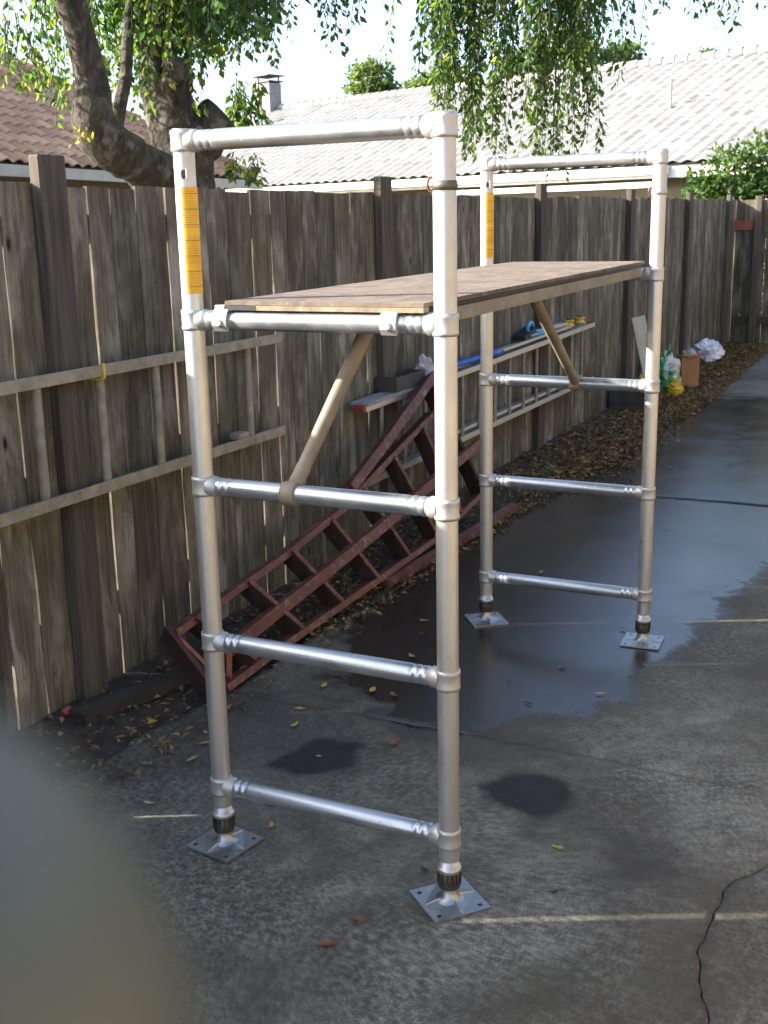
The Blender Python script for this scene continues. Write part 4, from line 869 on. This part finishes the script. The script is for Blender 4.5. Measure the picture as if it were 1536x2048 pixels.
blob_tree('hedge', (-1.2, 16.4, 0), [((-1.75, 16.0, 2.15), (.35, .30, .45), .15), ((-1.35, 16.3, 2.32), (.5, .4, .66), .3), ((-.7, 16.6, 2.48), (.6, .5, .78), .35), ((0, 16.6, 2.3), (.6, .5, .70), .2), ((-1.0, 16.5, 1.0), (1.1, .5, 1.0), .3)], 4200, .11, M_hedge, 'leafy green laurel bush rising above the gate at right', 'bush', None, (.06, 2.0))
FT = 'trees behind the pale roof'
blob_tree('distant_tree', (-26.6, 54.4, 0), [((-26.7, 54.4, 9.1), (1.25, 1.2, 1.3), .6), ((-26.3, 54.5, 8.2), (1.3, 1.2, 1.0), .4)], 2200, .30, M_far, 'rounded pale green tree rising behind the roof right of the chimney', 'tree', FT, (.25, 9))
blob_tree('distant_tree', (-24.6, 57.8, 0), [((-25.2, 57.6, 8.9), (1.1, 1.1, .8), .5), ((-24.0, 58, 9.3), (1.2, 1.1, .9), .5)], 1800, .30, M_far, 'yellowish low tree just showing over the roof above the near post', 'tree', FT, (.25, 9))
blob_tree('distant_tree', (-16.3, 55.1, 0), [((-18.2, 54.2, 8.9), (1.5, 1.3, 1.4), .3), ((-16.5, 55, 9.6), (1.8, 1.5, 1.6), .4), ((-13.9, 56.2, 9.2), (1.5, 1.4, 1.3), .3)], 3600, .32, M_far, 'broad green tree behind the roof among the hanging branches', 'tree', FT, (.35, 9.5))
blob_tree('distant_tree', (-15.1, 84.2, 0), [((-15.1, 84.2, 12.9), (.75, .75, .55), 1)], 500, .28, M_far, 'tiny lone tree top over the right end of the roof', 'tree', FT, (.2, 12.6))
blob_tree('distant_tree', (-34, 30, 0), [((-34, 30, 6.0), (2.4, 2.4, 2.2), .6), ((-32, 32, 5.6), (2.0, 2, 2.0), .4)], 2600, .34, M_far, 'dark green tree behind the brown hip roof at far left', 'tree', FT, (.3, 6))

# ------------------------------------------------------------------ the photographer's hand: a fingertip in front of the lens
def skin_obj(name, verts, edges, radii, m, root, sub=2):
    me = bpy.data.meshes.new(name); me.from_pydata(verts, edges, []); o = link(name, me, m)
    md = o.modifiers.new('skin', 'SKIN'); md.use_smooth_shade = True
    for i, r in enumerate(radii):
        sv = me.skin_vertices[0].data[i]; sv.radius = (r, r); sv.use_root = (i == root)
    sb = o.modifiers.new('sub', 'SUBSURF'); sb.levels = sub; sb.render_levels = sub
    dg = bpy.context.evaluated_depsgraph_get(); ev = bpy.data.meshes.new_from_object(o.evaluated_get(dg)); o.modifiers.clear(); o.data = ev
    for p in ev.polygons: p.use_smooth = True
    return o
hv = lambda r, uu, f: tuple(CAM + CR * r + CU * uu + CF * f)
V = []; E = []; Rr = []
def chain(start, pts, rad):
    prev = start
    for p, r in zip(pts, rad):
        V.append(hv(*p)); Rr.append(r); i = len(V) - 1
        if prev is not None: E.append((prev, i))
        prev = i
    return prev
chain(None, [(-.150, -.105, .030)], [.022])                       # palm centre = root
wr = chain(0, [(-.195, -.150, .012), (-.245, -.205, -.010), (-.30, -.27, -.04)], [.026, .030, .034])
chain(0, [(-.112, -.072, .048), (-.076, -.052, .056), (-.046, -.036, .052), (-.0225, -.0222, .0455), (-.0107, -.0134, .0445)], [.0165, .0145, .0148, .0160, .0132])
chain(0, [(-.108, -.088, .052), (-.068, -.080, .062), (-.040, -.078, .052), (-.028, -.078, .036)], [.0150, .0112, .0102, .0085])
chain(0, [(-.114, -.106, .050), (-.078, -.106, .060), (-.052, -.106, .048), (-.044, -.106, .032)], [.0145, .0105, .0095, .008])
chain(0, [(-.126, -.124, .044), (-.098, -.130, .050), (-.078, -.132, .040), (-.072, -.132, .028)], [.0130, .0092, .0084, .007])
chain(0, [(-.148, -.070, .012), (-.118, -.040, .004), (-.092, -.020, .006)], [.0165, .0125, .0095])
hd = skin_obj('hand', V, E, Rr, M_skin, 0); tag(hd, 'blurred fingertip and hand of the photographer over the lower left corner of the view', 'hand')
